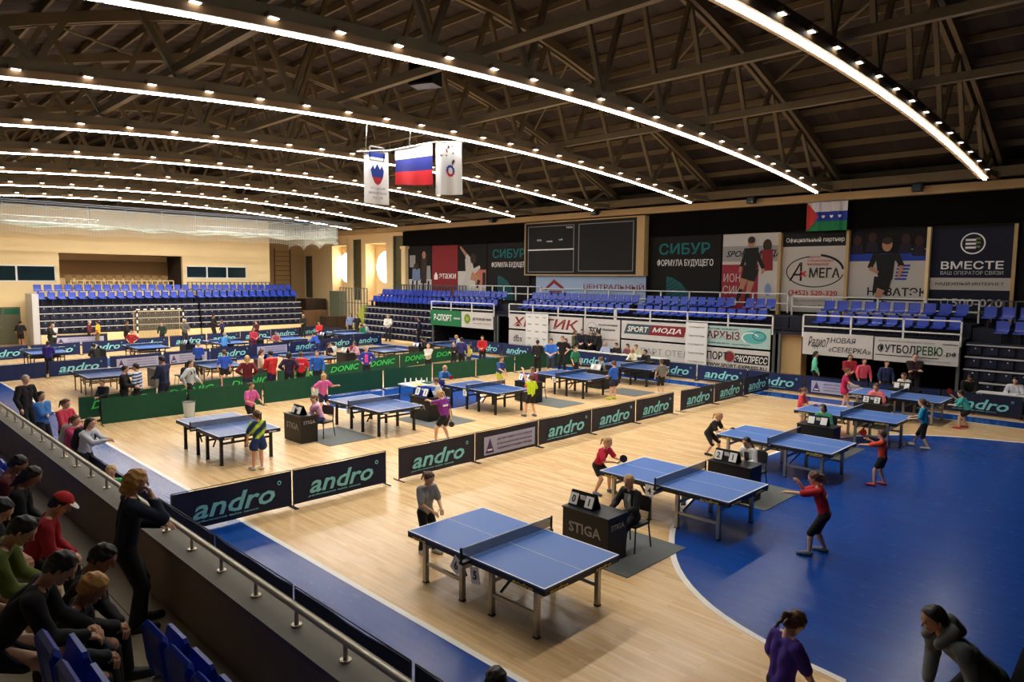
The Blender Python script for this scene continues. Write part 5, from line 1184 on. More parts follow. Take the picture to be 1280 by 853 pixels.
# loudspeaker in the roof
t = thing('loudspeaker', 'black box loudspeaker hanging among the roof trusses', 'speaker', (-14.6, 11.5, 9.75), .4); g = G(); g.box(-.35, .35, -.25, .25, -.3, .35, M_BLK); g.build('cabinet', t); g = G(); g.box(-.3, .3, -.28, -.25, -.25, .3, M_BLKM); g.build('grille', t); g = G(); g.tube([(0, 0, .35), (0, 0, 3.2)], .02, M_SIL); g.build('bracket', t)
for i, (x, lab) in enumerate(((-15.3, 'left of the footballer poster'), (-8.3, 'above the running player poster'), (-33, 'above the left leaf poster'), (-24.6, 'above the scoreboard'))):
    t = thing('floodlight', 'unlit dark floodlight on the wall beam '+lab, 'light', (x, 31.6, 8.3)); g = G(); g.box(-.18, .18, -.25, .05, -.15, .15, M_BLK); g.build('casing', t); g = G(); g.box(-.15, .15, -.27, -.25, -.12, .12, M_GLASS); g.build('glass', t); g = G(); g.box(-.22, .22, 0, .3, -.02, .02, M_BLK); g.build('bracket', t)
# black-covered heap at the lower right
t = thing('covered_heap', 'large heap under a black cover at the lower right corner', 'cover', (.2, 10.4, 0)); g = G(); n = 14; vs = []; fs = []
for i in range(n+1):
    for j in range(n+1):
        u, v = i/n*2-1, j/n*2-1; r = max(abs(u), abs(v)); z = 1.3*(1-r**9)+.06*math.sin(5*u+3*v)*(1-r)
        vs.append((1.25*u+.1*math.sin(3*v), 4.2*v, max(0, z)))
for i in range(n):
    for j in range(n): fs.append((i*(n+1)+j, (i+1)*(n+1)+j, (i+1)*(n+1)+j+1, i*(n+1)+j+1))
g.add(vs, fs, M_BLKM, True); g.build('cover', t)

# ================================================================ PEOPLE
S1 = mat('skin_light', (222, 172, 142), .55); S2 = mat('skin_tanned', (176, 126, 98), .55)
HB = mat('hair_brown', (92, 62, 42), .55, noise=.25, scale=30); HK = mat('hair_dark', (30, 22, 20), .5); HL = mat('hair_blonde', (196, 156, 104), .55, noise=.2, scale=30); HG = mat('hair_grey', (168, 164, 158), .6); HO = mat('hair_honey', (206, 152, 84), .5, noise=.3, scale=40)
def c(r, g_, b): return mat('cloth_%d_%d_%d' % (r, g_, b), (r, g_, b), .85)
def pattern(name, cols, scale, kind):
    m = bpy.data.materials.new(name); m.use_nodes = True; nt = m.node_tree; b = nt.nodes['Principled BSDF']; b.inputs['Roughness'].default_value = .85
    tc = nt.nodes.new('ShaderNodeTexCoord'); cr = nt.nodes.new('ShaderNodeValToRGB'); cr.color_ramp.interpolation = 'CONSTANT'
    if kind == 'wave': t = nt.nodes.new('ShaderNodeTexWave'); t.bands_direction = 'Z'; t.inputs['Scale'].default_value = scale
    elif kind == 'diag': t = nt.nodes.new('ShaderNodeTexWave'); t.bands_direction = 'DIAGONAL'; t.inputs['Scale'].default_value = scale; t.inputs['Distortion'].default_value = 2
    else: t = nt.nodes.new('ShaderNodeTexNoise'); t.inputs['Scale'].default_value = scale
    nt.links.new(tc.outputs['Object'], t.inputs['Vector']); nt.links.new(t.outputs['Fac'], cr.inputs['Fac'])
    cr.color_ramp.elements[0].color = (*lin(cols[0]), 1); e = cr.color_ramp.elements[1]; e.position = .5; e.color = (*lin(cols[1]), 1)
    if len(cols) > 2: e = cr.color_ramp.elements.new(.78); e.color = (*lin(cols[2]), 1)
    nt.links.new(cr.outputs['Color'], b.inputs['Base Color']); return m
stripe = pattern('striped_cloth', ((40, 60, 110), (196, 206, 226)), 3.2, 'wave'); marl = pattern('patterned_wool', ((110, 26, 40), (104, 24, 38), (206, 190, 186)), 14, 'noise'); zig = pattern('green_navy_cloth', ((24, 44, 84), (90, 170, 60), (200, 210, 60)), 2.2, 'diag')
BATS = {'k': mat('bat_rubber_black', (24, 22, 24), .6), 'r': mat('bat_rubber_red', (190, 34, 44), .6)}
def bat(pos, d, colr, label):
    t = thing('table_tennis_bat', label, 'bat', pos); d = Vector(d).normalized(); n_ = Vector((.8, -.75, .25)); n_ = (n_-d*n_.dot(d)).normalized()
    g = G(); g.tube([-d*.04, d*.06], .013, M_GOLD, 8); g.build('handle', t)
    for s in (-1, 1): g = G(); g.disc(d*.135+n_*(.004*s), n_, .079, .004, BATS[colr if s < 0 or colr == 'r' else 'k'], 20, .079); g.build('rubber', t)
    g = G(); g.disc(d*.135, n_, .076, .006, M_GOLD, 20); g.build('blade', t)
def chestpatch(rgb, wd=.5):
    def f(root, q):
        h = q['h']; cc = q['chest']; U = q['U']; F = q['F']
        v, qd = net(q['torso'], q['res'], k=.02, grow=.019, clips=[(cc-U*.16*h, -U), (cc+U*.075*h, U), (cc+F*.012*h, -F), (cc+q['S']*.05*h, q['S']), (cc-q['S']*.05*h, -q['S'])])
        put('shirt_front', npmesh('shirt_front', v, qd, c(*rgb)), root)
    return f
def backtext(s):
    def f(root, q):
        h = q['h']; U = q['U']; F = q['F']; p = q['sh']-U*.1*h-F*(.068*h)
        g = G(); 
        if s: text(s, M_WPR, root, p, (PI/2-math.asin(max(-1, min(1, U[0]))), 0, -PI/2), .14*h, .022*h, .03, name='back_lettering')
        else:
            g.bar(p-q['S']*.07*h, p+q['S']*.07*h, .01, .03*h, M_WPR); g.build('back_stripe', root)
    return f
def backpack(rgb):
    def f(root, q):
        h = q['h']; cc = q['chest']; U = q['U']; F = q['F']; S = q['S']; b0 = cc-F*.115*h; cn = q['c']
        v, qd = net([cn(b0-U*.11*h-S*.035*h, b0+U*.08*h-S*.03*h, .06*h, .052*h), cn(b0-U*.11*h+S*.035*h, b0+U*.08*h+S*.03*h, .06*h, .052*h), cn(b0-U*.08*h-F*.04*h-S*.02*h, b0-U*.08*h-F*.04*h+S*.02*h, .045*h, .045*h)], .014, k=.02)
        put('backpack', npmesh('backpack', v, qd, c(*rgb)), root)
        for s in (-1, 1):
            g = G(); g.tube([b0+S*s*.05*h+U*.08*h, q['sh']+S*s*.06*h+U*.03*h, cc+F*.075*h+S*s*.06*h+U*.03*h, cc+S*s*.085*h-U*.08*h, b0+S*s*.05*h-U*.1*h], .012*h, c(*rgb), 6); g.build('strap', root)
    return f
def hood(rgb):
    def f(root, q):
        cn = q['c']; h = q['h']; sh = q['sh']; U = q['U']; F = q['F']; S = q['S']
        p = sh+U*.045*h-F*.035*h
        v, qd = net([cn(p-S*.055*h, p+S*.055*h, .036*h, .036*h), cn(p-S*.05*h+F*.08*h, p-S*.06*h, .026*h, .03*h), cn(p+S*.05*h+F*.08*h, p+S*.06*h, .026*h, .03*h), cn(p-F*.03*h, p-U*.07*h-F*.035*h, .045*h, .03*h)], .012, k=.025)
        put('hood', npmesh('hood', v, qd, c(104, 108, 106)), root)
    return f
def cap(root, q):
    H = q['H']; hh = q['hh']; cn = q['c']; Hm = q['Hm']
    v, qd = net([('e', tuple(H(-.03, 0, .16)), (.46*hh, .39*hh, .42*hh), Hm)], .012, clips=[(tuple(H(0, 0, .2)), tuple(-(Hm[:, 2]*.95+Hm[:, 0]*-.1)))]); put('cap_crown', npmesh('cap_crown', v, qd, c(200, 40, 44)), root)
    g = G(); P = [H(.3+.42*math.cos(a), .36*math.sin(a), .2-.06*math.cos(a)) for a in np.linspace(-PI/2, PI/2, 9)]; n = len(P); Q = [p+Hm[:, 2]*.012 for p in P]
    g.add(P+Q, [tuple(range(n))[::-1], tuple(range(n, 2*n))]+[(k_, (k_+1) % n, (k_+1) % n+n, k_+n) for k_ in range(n)], c(226, 216, 206)); g.build('cap_brim', root)
def vest(root, q):
    h = q['h']; v, qd = net(q['torso'], q['res'], k=.02, grow=.022, clips=[(q['hip'], -q['U']), (q['chest']+q['U']*.03*h, q['U'])]); put('vest', npmesh('vest', v, qd, c(46, 50, 48)), root)
def pp(x, y, h, face, pose, sk, hr, hs, top, sl, bot, leg, shoe, label, bat=None, **kw):
    r, hands = person(label, x, y, h, face, pose, sk, hr, top, bot, sleeve=sl, leg=leg, hairstyle=hs, shoe=shoe, **kw)
    if bat:
        p, d = hands[bat[0]]; bt = globals()['bat']; dd = Vector((d[0], d[1], d[2]+(.9 if d[2] > -.6 else -.2))); bt(p, dd, bat[1], bat[2])
    return r
pp(-8.73,6.9,1.38,0,'wait',S1,HB,'tail',c(156,156,152),0.4,c(20,20,24),'long','w','girl in grey T-shirt and black trousers waiting at the nearest table', near=True)
pp(-8.68,11.53,1.34,5,'ready',S1,HL,'tail',c(206,34,70),0.4,c(26,26,34),'shorts','g','girl with blonde ponytail in a crimson shirt holding a black bat', near=True, bat=(-1,'k','black bat held by the girl in crimson'))
pp(-8.7,16.26,1.3,5,'low',S1,HL,'tail',c(24,24,30),0.4,c(22,22,28),'knee','k','blonde girl in black crouching with a black bat at the third table', near=True, bat=(-1,'k','black bat held by the crouching girl in black'))
pp(-4.2,11.5,1.45,195,'serve',S1,HB,'tail',c(176,22,34),0.45,c(14,14,20),'knee','g','girl in dark red shirt and black shorts on the blue floor', near=True, tweak={2:(.22,.0,.80),3:(.36,.05,.68)}, extra=backtext('ТЮМЕНЬ'))
pp(-4.75,16.45,1.25,180,'toss',S1,HB,'short',c(214,70,40),0.45,c(18,18,26),'shorts','r','boy in orange and black lifting a red bat by the third table', near=True, tweak={2:(.22,-.08,.78),3:(.30,.06,.70),6:4}, bat=(-1,'r','red bat raised by the boy in orange'))
pp(-6.5,9.5,1.45,262,'sitdesk',S1,HL,'short',c(24,24,26),0.95,c(26,28,36),'long','k','blond boy in black and grey jacket seated at the nearest desk', near=True, tweak={1:8}, extra=chestpatch((170,170,170)))
pp(-6.52,13.9,1.36,255,'sitdesk',S1,HK,'short',c(222,222,222),0.9,c(30,30,36),'long','k','dark-haired boy in white and black top at the second desk', near=True, extra=chestpatch((40,40,46),.3))
pp(-6.9,19.05,1.42,262,'sitdesk',S1,HK,'long',c(70,160,130),0.95,c(30,30,40),'long','k','girl with long black hair in green seated before a table')
pp(-8.35,21.1,1.28,0,'wait',S1,HB,'tail',c(220,70,80),0.4,c(220,214,210),'shorts','w','small girl in coral shirt at the left end of the fourth table', bat=(-1,'r','red bat held by the girl in coral'))
pp(-8.75,25.9,1.45,5,'reach',S1,HB,'bun',c(186,36,92),0.35,c(186,36,92),'skirt','w','girl in magenta sports dress reaching with a bat', bat=(-1,'k','black bat held by the girl in magenta'))
pp(-7.0,23.7,1.55,262,'sitdesk',S1,HB,'bun',c(240,120,130),0.4,c(30,30,40),'long','k','woman in a light pink shirt seated at the fourth desk')
pp(-5.1,21.1,1.38,185,'step',S1,HB,'tail',c(34,140,178),0.45,c(16,16,22),'knee','w','girl in turquoise shirt and black shorts stepping at the fourth table')
pp(-7.25,27.55,1.5,262,'sitchin',S1,HB,'short',c(226,222,210),0.95,c(30,30,40),'long','k','umpire in a white jacket seated behind the far desk', seat=.46)
pp(-4.9,24.95,1.28,180,'ready',S1,HK,'short',c(60,176,178),0.45,c(14,16,20),'shorts','r','child in light turquoise shirt at the rearmost front table', bat=(-1,'r','red bat held by the child in turquoise'), tweak={2:(.27,-.08,.74)})
pp(-10.88,28.68,1.68,20,'stand',S1,HK,'long',c(110,216,180),0.95,c(20,20,26),'long','k','girl in a mint green jacket standing in profile before the banner')
pp(-9.57,28.68,1.66,300,'hold',S1,HB,'bob',c(160,30,50),0.95,c(24,24,30),'long','k','child in a dark red tracksuit jacket behind the far barrier')
pp(-9.04,28.68,1.52,310,'stand',S1,HB,'short',c(238,92,120),0.95,c(30,34,50),'long','k','child in a bright pink jacket behind the far barrier')
pp(-8.24,28.68,1.5,300,'stand',S1,HB,'short',c(34,50,92),0.95,c(20,22,30),'long','k','boy in a navy hooded jacket behind the far barrier')
pp(-7.29,28.68,1.9,290,'cross',S1,HK,'short',c(44,20,26),0.95,c(16,16,20),'long','k','man in dark maroon leaning before the football banner')
pp(-5.5,28.55,1.7,280,'sitlap',S2,HK,'short',c(20,18,20),0.95,c(18,18,22),'long','k','man in black seated at the dark stand at the far right')
pp(-4.2,28.75,1.6,270,'sitdesk',S1,HK,'short',c(214,214,224),0.95,c(30,30,40),'long','k','person in a white top seated at the small white table')
pp(-2.5,6.25,1.45,60,'down',S1,HB,'braid',c(74,44,146),0.4,c(22,18,24),'long','k','girl with long braids in a purple shirt at the bottom edge', near=True, bat=(-1,'r','dark red bat held low by the girl in purple'), tweak={7:0})
pp(-1.3,7.35,1.9,225,'bow',S2,HK,'short',c(92,96,96),0.98,c(24,26,34),'long','k','man in a dark grey hooded sweatshirt bending at the lower right', near=True, extra=hood((52,54,56)), tweak={1:50,6:-8,2:(.10,-.12,.36),3:(.12,.12,.36)})
pp(-3.6,3.5,1.56,150,'stand',S1,HK,'short',c(24,26,30),0.95,c(24,26,34),'long','k','person with brown hair whose head shows at the bottom edge', near=True)
pp(-15.34,7.12,1.4,180,'down',S1,HB,'tail',zig,0.4,c(24,52,110),'skirt','w','girl in a green and navy shirt with brown ponytail at the end of her table', near=True, tweak={6:8,7:0})
pp(-19.75,9.0,1.4,15,'step',S1,HB,'short',c(214,96,168),0.4,c(18,18,24),'shorts','w','child in a pink shirt and black shorts walking behind the table')
pp(-17.3,9.9,1.4,255,'sitchin',S1,HB,'tail',c(226,170,210),0.95,c(40,60,110),'long','k','girl in a pink and white top seated with hand at her chin')
pp(-20.0,11.55,1.42,0,'spread',S1,HL,'tail',c(216,100,170),0.35,c(24,28,60),'shorts','w','blonde girl in a pink shirt with both arms spread wide')
pp(-14.53,12.01,1.52,190,'serve',S1,HL,'tail',c(124,34,130),0.4,c(14,14,20),'shorts','w','girl in a purple shirt with a white back stripe and black bat', near=True, tweak={2:(-.02,-.22,.40),3:(.33,.02,.74)}, bat=(-1,'k','black bat hanging from the hand of the purple girl'), extra=backtext(''))
pp(-17.4,14.35,1.45,230,'sitdesk',S1,HB,'short',c(176,180,184),0.98,c(60,70,90),'long','k','boy in a light grey hooded top behind the blue score flipper')
pp(-19.7,16.3,1.42,0,'ready',S1,HL,'short',c(40,110,180),0.4,c(50,30,120),'shorts','w','blond boy in a blue shirt with a red bat near the green row', bat=(-1,'r','red bat held by the blond boy in blue'))
pp(-15.33,16.4,1.42,170,'toss',S1,HB,'short',c(196,224,30),0.42,c(20,20,26),'shorts','g','boy in a lime yellow shirt throwing the ball up', near=True, tweak={2:(.18,-.16,.62),3:(.16,.12,1.12)}, bat=(-1,'r','red bat held by the boy in lime yellow'))
pp(-17.4,18.95,1.4,250,'sitdesk',S1,HB,'short',c(120,30,60),0.9,c(30,30,40),'long','k','umpire in dark red behind the blue flipper and the lime player')
pp(-19.8,19.4,1.4,0,'reach',S1,HB,'tail',c(36,70,140),0.4,c(200,200,70),'shorts','w','child in a blue and yellow kit standing at the green barrier')
pp(-15.45,21.1,1.45,180,'hold',S1,HB,'bun',c(36,92,196),0.42,c(24,26,50),'skirt','y','girl in a bright blue shirt and navy skirt by the fourth table')
pp(-17.65,23.45,1.4,215,'sitdesk',S1,HB,'bun',c(120,122,124),0.9,c(60,60,70),'long','w','girl umpire in a grey top before white papers')
pp(-20.0,24.4,1.45,350,'stand',S1,HB,'short',c(40,120,90),0.45,c(24,24,30),'long','w','child in a green and black shirt before the officials desk')
pp(-14.9,23.5,1.38,150,'stand',S1,HB,'bun',c(112,110,104),0.3,c(24,26,30),'knee','w','girl in a grey and black kit with her back to us by the long row', bat=(-1,'k','black bat at the side of the girl in grey and black'))
pp(-18.75,27.25,1.5,262,'sitdesk',S1,HL,'long',c(230,222,196),0.9,c(24,24,30),'long','k','fair-haired umpire in white seated at the far barrier')
pp(-18.05,27.3,1.5,262,'sitdesk',S1,HK,'short',c(30,30,34),0.9,c(24,24,30),'long','k','dark-haired umpire in black seated at the far barrier')
pp(-23.82,6.16,1.29,300,'hold',S1,HB,'short',c(26,28,36),0.95,c(20,20,26),'long','k','boy in black before the thin-legged table at the left')
pp(-23.9,6.83,1.68,60,'hold',S1,HK,'short',c(22,20,24),0.95,c(20,20,26),'long','k','balding man in black talking with the man in stripes')
pp(-23.94,7.14,1.72,235,'stand',S1,HK,'short',stripe,0.45,c(22,22,26),'long','k','man in a blue and white striped polo shirt')
pp(-24.04,7.98,1.91,215,'hold',S2,HK,'short',c(24,34,70),0.98,c(22,28,54),'long','k','man in a navy tracksuit with white side stripe holding papers')
pp(-24.16,8.93,1.67,45,'walk',S1,HK,'tail',c(190,196,200),0.98,c(24,24,30),'long','k','girl with a black backpack and pale sleeves walking', extra=backpack((24,24,30)))
pp(-24.41,11.02,1.66,150,'hips',S1,HL,'long',marl,0.95,c(40,56,90),'long','k','fair-haired woman in a maroon and white patterned sweater')
pp(-24.53,11.97,1.76,190,'hold',S1,HK,'short',c(196,38,40),0.98,c(40,30,70),'long','k','man in a bright red jacket and dark blue trousers')
pp(-24.63,12.76,1.64,150,'hips',S2,HK,'bob',c(44,26,60),0.9,c(24,20,34),'long','k','woman in a dark purple top with hands on hips')
pp(-24.69,13.29,1.6,150,'stand',S1,HB,'short',c(206,32,44),0.42,c(24,24,30),'shorts','w','boy in a red T-shirt with white lettering seen from behind', extra=backtext('ТЮМЕНЬ'))
pp(-24.78,14.03,1.57,330,'stand',S1,HB,'short',c(36,96,190),0.95,c(16,16,22),'long','k','person in a bright blue and black jacket facing the camera')
pp(-25.09,16.55,1.58,320,'hips',S1,HG,'short',c(44,58,160),0.98,c(20,20,30),'long','k','short-haired woman in an open blue jacket over a pink shirt', extra=chestpatch((224,70,160)))
pp(-25.54,20.25,1.39,310,'cross',S1,HL,'short',c(206,208,204),0.98,c(24,24,30),'long','k','blond person in a white hooded top with arms crossed')
pp(-25.76,22.01,1.38,300,'cross',S1,HK,'short',c(22,22,26),0.98,c(20,20,26),'long','k','man in a black jacket standing behind the green row')
pp(-25.9,23.13,1.15,300,'hold',S1,HB,'tail',c(196,196,90),0.45,c(40,60,110),'shorts','w','girl in a yellow and navy kit behind the green row')
pp(-25.83,22.59,1.58,120,'stand',S2,HK,'short',c(48,44,110),0.95,c(24,24,40),'long','k','person in dark violet with back turned beside the man in red')
pp(-26.02,24.17,1.57,310,'hold',S1,HK,'short',c(190,28,40),0.98,c(24,24,30),'long','k','man in a red and white tracksuit jacket')
pp(-21.96,23.95,1.65,130,'hold',S2,HK,'short',c(28,28,34),0.9,c(20,20,26),'long','k','short person in black with back turned to the court')
pp(-20.98,23.8,1.8,310,'hold',S1,HK,'short',c(40,110,210),0.42,c(40,50,60),'knee','w','man in a bright blue polo shirt and shorts')
pp(-21.53,25.23,1.8,300,'hips',S1,HK,'short',c(18,18,20),0.42,c(20,20,24),'long','k','man in a black T-shirt with hands at his waist')
pp(-23.1,28.68,1.9,300,'hold',S1,HK,'short',c(20,22,40),0.95,c(20,20,26),'long','k','tall man in black before the banner with the round logo')
pp(-22.5,28.68,1.9,300,'hold',S1,HK,'short',c(26,26,34),0.95,c(20,20,26),'long','k','man in black in the middle of the standing group')
pp(-22.03,28.68,1.9,200,'hold',S1,HK,'short',c(24,24,30),0.95,c(20,20,26),'long','k','man in black at the right of the standing group')
pp(-23.58,28.68,1.79,20,'hold',S1,HB,'bob',c(84,90,60),0.95,c(30,30,34),'long','k','woman in an olive top at the left of the standing group')
pp(-24.05,28.66,1.6,270,'sitdesk',S1,HB,'bob',c(170,90,110),0.95,c(30,30,40),'long','k','woman in dusty rose seated at the long officials desk')
pp(-21.42,28.66,1.6,270,'sitdesk',S1,HG,'bob',c(170,180,220),0.95,c(30,30,40),'long','k','woman with pale hair in pale blue seated at the long officials desk')
pp(-20.71,28.66,1.6,270,'sitdesk',S1,HK,'short',c(22,22,28),0.95,c(30,30,40),'long','k','dark-haired person in black seated at the long officials desk')
pp(-20.03,28.66,1.6,270,'sitdesk',S1,HK,'bob',c(120,70,80),0.95,c(30,30,40),'long','k','dark-haired woman in plum seated at the long officials desk')
pp(-19.51,28.66,1.6,270,'sitdesk',S1,HB,'short',c(190,190,150),0.95,c(30,30,40),'long','k','brown-haired person in cream seated at the long officials desk')
pp(-32.19,12.27,1.5,150,'hold',S1,HG,'short',c(36,80,190),0.45,c(20,24,40),'long','k','coach in a blue shirt with back turned at the thin-legged table')
pp(-28.06,11.7,1.5,170,'stand',S1,HB,'short',c(40,84,200),0.45,c(20,20,28),'shorts','w','boy in a blue shirt playing at the second thin-legged table', bat=(-1,'k','black bat of the boy playing in blue'))
pp(-26.48,12.55,1.6,60,'hold',S1,HB,'long',c(214,190,170),0.9,c(60,60,70),'long','k','woman in pale beige left of the man in the red jacket')
pp(-29.89,17.58,1.35,20,'step',S1,HB,'tail',c(40,30,50),0.45,c(180,50,50),'shorts','w','player in black and red beside the dark-haired umpire')
pp(-30.35,18.07,1.29,170,'hold',S1,HK,'short',c(220,226,226),0.45,c(30,30,36),'shorts','w','player in white near the third thin-legged table')
pp(-30.0,19.3,1.45,262,'sitdesk',S1,HK,'long',c(216,170,190),0.9,c(50,40,60),'long','k','girl in pale pink seated by the third thin-legged table')
pp(-30.67,19.42,1.35,0,'ready',S1,HB,'short',c(140,30,50),0.45,c(24,24,30),'shorts','w','player in dark red at the fourth thin-legged table', bat=(-1,'r','red bat of the player in dark red'))
pp(-30.0,23.75,1.55,255,'sitlap',S1,HK,'long',c(40,40,46),0.9,c(24,24,30),'long','k','dark-haired umpire bending over her papers behind the fourth table')
pp(-29.7,25.97,1.6,240,'sitlap',S1,HL,'short',c(214,220,224),0.95,c(30,36,60),'long','k','fair person in white seated under the green banner', seat=.46)
pp(-36.75,7.4,1.5,150,'hold',S2,HK,'short',c(50,40,140),0.6,c(20,20,30),'long','k','player in violet at the far left table')
pp(-36.92,9.36,1.45,200,'sitdesk',S2,HK,'short',c(30,34,36),0.9,c(20,20,30),'long','k','umpire in black beside the far left table')
pp(-51.55,8.98,1.66,150,'stand',S2,HK,'short',c(24,24,30),0.45,c(24,24,28),'shorts','w','boy in black shirt and shorts before the grey-green door')
pp(-47.3,9.69,1.7,60,'hold',S2,HK,'short',c(24,24,28),0.95,c(20,20,24),'long','k','man in black before the left part of the end stand')
pp(-48.11,9.97,1.6,200,'hold',S1,HG,'short',c(200,200,204),0.95,c(30,30,36),'long','k','pale-topped person half hidden behind the man in black at the left')
pp(-50.41,12.47,1.59,60,'stand',S1,HG,'short',c(96,30,44),0.95,c(100,80,50),'long','k','child in a maroon jacket below the end stand')
pp(-49.74,12.71,1.61,240,'stand',S2,HK,'short',c(224,170,40),0.45,c(110,90,60),'long','k','child in a yellow vest below the end stand')
pp(-46.32,13.43,1.75,60,'hold',S2,HK,'short',c(18,18,22),0.95,c(18,18,22),'long','k','man in black left of the handball goal')
pp(-42.21,12.46,1.45,330,'hips',S1,HK,'short',c(206,46,44),0.45,c(24,24,30),'shorts','w','player in bright red at the table below the goal')
pp(-47.51,15.84,1.5,320,'stand',S1,HK,'short',c(24,54,44),0.9,c(24,24,30),'shorts','w','boy in dark green standing inside the goal')
pp(-45.58,16.59,1.77,20,'hold',S2,HG,'short',c(90,90,84),0.95,c(34,36,50),'long','k','man in a grey coat right of the goal')
pp(-49.64,20.04,1.8,40,'hold',S2,HK,'short',c(20,18,20),0.95,c(20,20,24),'long','k','man all in black talking with a child in navy')
pp(-49.14,20.4,1.41,220,'stand',S1,HB,'short',c(36,40,90),0.95,c(24,24,40),'long','k','child in navy facing the man in black')
pp(-37.71,15.77,1.56,150,'ready',S1,HG,'short',c(70,140,210),0.5,c(30,50,130),'shorts','w','player in light blue with back turned at the far table', bat=(-1,'k','black bat of the player in light blue'))
pp(-45.56,21.25,1.5,300,'hold',S1,HK,'short',c(70,20,34),0.95,c(40,20,30),'long','k','child in dark maroon near the end stand')
pp(-38.78,17.93,1.54,0,'hold',S1,HB,'bob',c(206,60,80),0.95,c(120,40,80),'long','k','girl in a red and white top between the far tables')
pp(-39.13,19.48,1.4,330,'sitdesk',S1,HB,'tail',c(196,110,110),0.9,c(30,30,36),'long','k','seated child in dusty pink behind the far tables')
pp(-47.4,25.76,1.72,310,'hold',S2,HG,'short',c(24,28,28),0.95,c(22,24,26),'long','k','grey-haired man in black near the recess')
pp(-41.57,23.75,1.55,300,'hold',S1,HK,'short',c(200,48,44),0.95,c(170,170,176),'long','k','person in a red jacket and white bottoms near the cupboard')
pp(-36.47,20.62,1.5,200,'low',S1,HK,'short',c(40,90,200),0.9,c(30,50,120),'long','k','player in shiny blue bending at the far table')
pp(-45.58,28.68,1.77,310,'stand',S1,HK,'long',c(120,140,190),0.95,c(24,24,30),'long','k','dark-haired girl in a pale blue top, left of the pair near the stairs')
pp(-44.71,28.68,1.75,300,'stand',S1,HK,'long',c(26,26,30),0.4,c(24,24,30),'long','k','dark-haired girl in black and white, right of the pair near the stairs')
pp(-41.19,27.06,1.5,200,'sitlap',S2,HK,'short',c(30,130,90),0.9,c(24,40,80),'long','k','person in green seated near the stairs')
pp(-41.8,27.8,1.5,250,'sitlap',S1,HG,'short',c(190,200,210),0.9,c(60,60,80),'long','k','person in pale grey seated right of the one in green')
pp(-40.71,28.68,1.9,310,'hold',S1,HL,'short',c(226,226,220),0.95,c(24,30,50),'long','k','fair-haired person in a white sweatshirt before the telescopic stand')
pp(-37.21,28.68,1.9,230,'stand',S2,HK,'short',c(24,28,66),0.95,c(20,22,50),'long','k','person in dark navy before the telescopic stand')
pp(-22.6,4.0,1.78,30,'stand',S1,HG,'short',c(24,20,24),0.98,c(20,20,24),'long','k','white-haired man in a black coat at the left end of the rail')
pp(-20.2,3.9,1.62,35,'cross',S1,HK,'short',c(60,120,190),0.9,c(24,24,34),'long','k','dark-haired person in a light blue jacket at the rail')
pp(-18.9,4.1,1.58,35,'hold',S1,HB,'tail',c(206,60,84),0.98,c(24,24,34),'long','k','girl in a coral jacket at the rail')
pp(-17.2,3.85,1.5,35,'clap',S1,HB,'tail',c(190,60,110),0.95,c(40,24,30),'long','k','girl in a pink top with a pale backpack at the rail', extra=backpack((170,166,160)), near=True)
pp(-16.3,3.9,1.58,40,'clap',S1,HK,'long',c(196,198,206),0.95,c(28,28,36),'shorts','k','girl in a white shirt and dark shorts leaning with joined hands', near=True, extra=backpack((28,24,32)))
pp(-12.7,3.35,1.32,-30,'stand',S1,HL,'short',c(40,160,80),0.45,c(60,60,70),'shorts','w','blond boy in a green shirt behind the rail', near=True)
pp(-4.85,0.1,1.6,60,'sitknee',S2,HG,'short',c(60,54,44),0.98,c(22,24,30),'long','k','dark seated person at the lower left corner of the picture', near=True, z0=1.4, seat=.42)
pp(-7.3,2.1,1.64,80,'chin',S1,HO,'bob',c(24,34,58),0.98,c(16,16,22),'long','k','blonde woman in a dark blue top standing at the rail in the stand', near=True, z0=1.0, tweak={2:(.10,-.07,.82),3:(.15,.02,.62)})
pp(-8.39,1.42,1.6,70,'sitlap',S1,HK,'short',c(170,28,40),0.98,c(20,20,26),'long','k','person in a red jacket and red and white cap in the stand', near=True, z0=1.0, seat=.42, extra=cap)
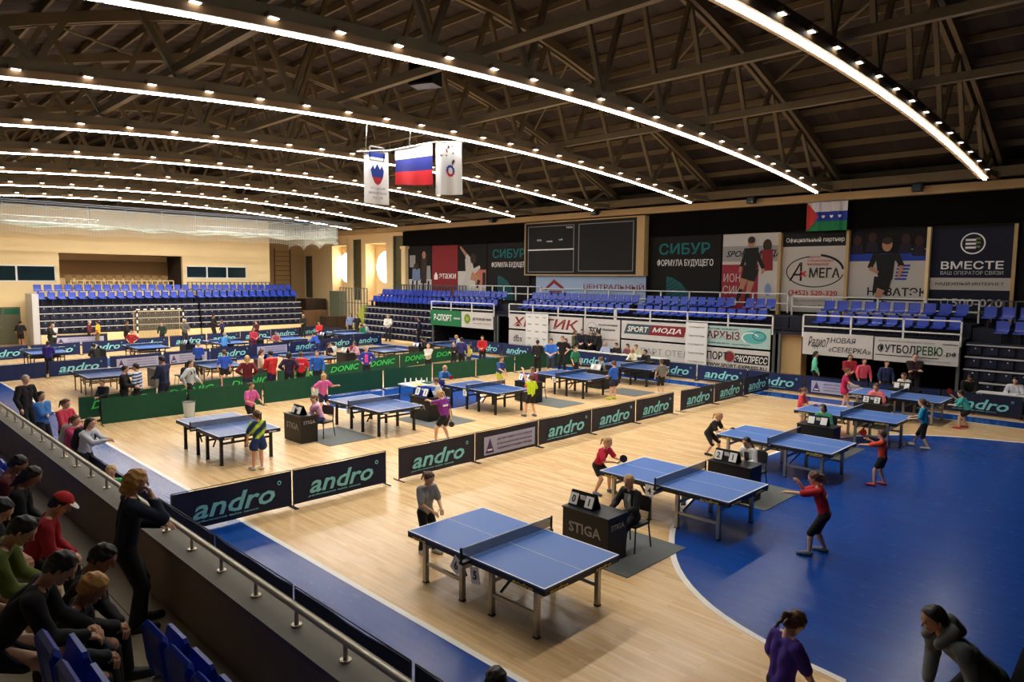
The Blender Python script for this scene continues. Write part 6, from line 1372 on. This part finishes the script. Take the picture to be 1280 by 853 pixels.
pp(-6.48,1.3,1.7,60,'sitlap',S2,HK,'short',c(22,22,26),0.98,c(20,20,26),'long','k','dark-haired man in black seated behind the blonde woman', near=True, z0=1.0, seat=.42)
pp(-10.5,1.42,1.6,70,'sitlap',S2,HK,'short',c(90,20,26),0.98,c(20,20,26),'long','k','person in a dark red top seated at the far end of the front row', near=True, z0=1.0, seat=.42)
pp(-9.75,1.42,1.62,70,'sitlap',S2,HK,'long',c(16,16,20),0.98,c(16,16,20),'long','k','person in black with long dark hair seated in the front row', near=True, z0=1.0, seat=.42)
pp(-6.0,1.12,1.58,65,'sitlap',S2,HO,'short',c(26,28,36),0.98,c(22,24,30),'long','k','person with light brown hair seated in the stand', near=True, z0=1.0, seat=.42)
pp(-5.75,0.72,1.6,70,'sitknee',S1,HK,'short',c(20,20,24),0.98,c(22,24,34),'shorts','w','bare-kneed person in black shorts seated in the stand', near=True, z0=1.4, seat=.42)
pp(-6.8,0.68,1.6,70,'sitknee',S1,HK,'short',c(96,110,40),0.98,c(24,26,30),'shorts','w','person in an olive yellow top with a dark vest in the second row', near=True, z0=1.4, seat=.42, extra=vest)
pp(-7.7,0.72,1.5,60,'sitknee',S1,HK,'short',c(40,46,56),0.6,c(24,34,60),'long','w','person in grey and blue leaning forward in the second row of the stand', near=True, z0=1.4, seat=.42)
for (x, y, z, lab) in ((-24.6, 17.6, 1.3, 'white ball in the air before the green barrier row'), (-15.6, 16.9, 1.95, 'white ball tossed above the hand of the lime player')):
    g = G(); n = 10; vs = []; fs = []
    for i in range(n+1):
        for j in range(n): vs.append((.02*math.sin(PI*i/n)*math.cos(2*PI*j/n), .02*math.sin(PI*i/n)*math.sin(2*PI*j/n), .02*math.cos(PI*i/n)))
    for i in range(n):
        for j in range(n): fs.append((i*n+j, (i+1)*n+j, (i+1)*n+(j+1) % n, i*n+(j+1) % n))
    g.add(vs, fs, M_WPR, True); tag(g.build('table_tennis_ball', loc=(x if x > -20 else -22.9, y, z if x > -20 else 1.0)), lab, 'ball')
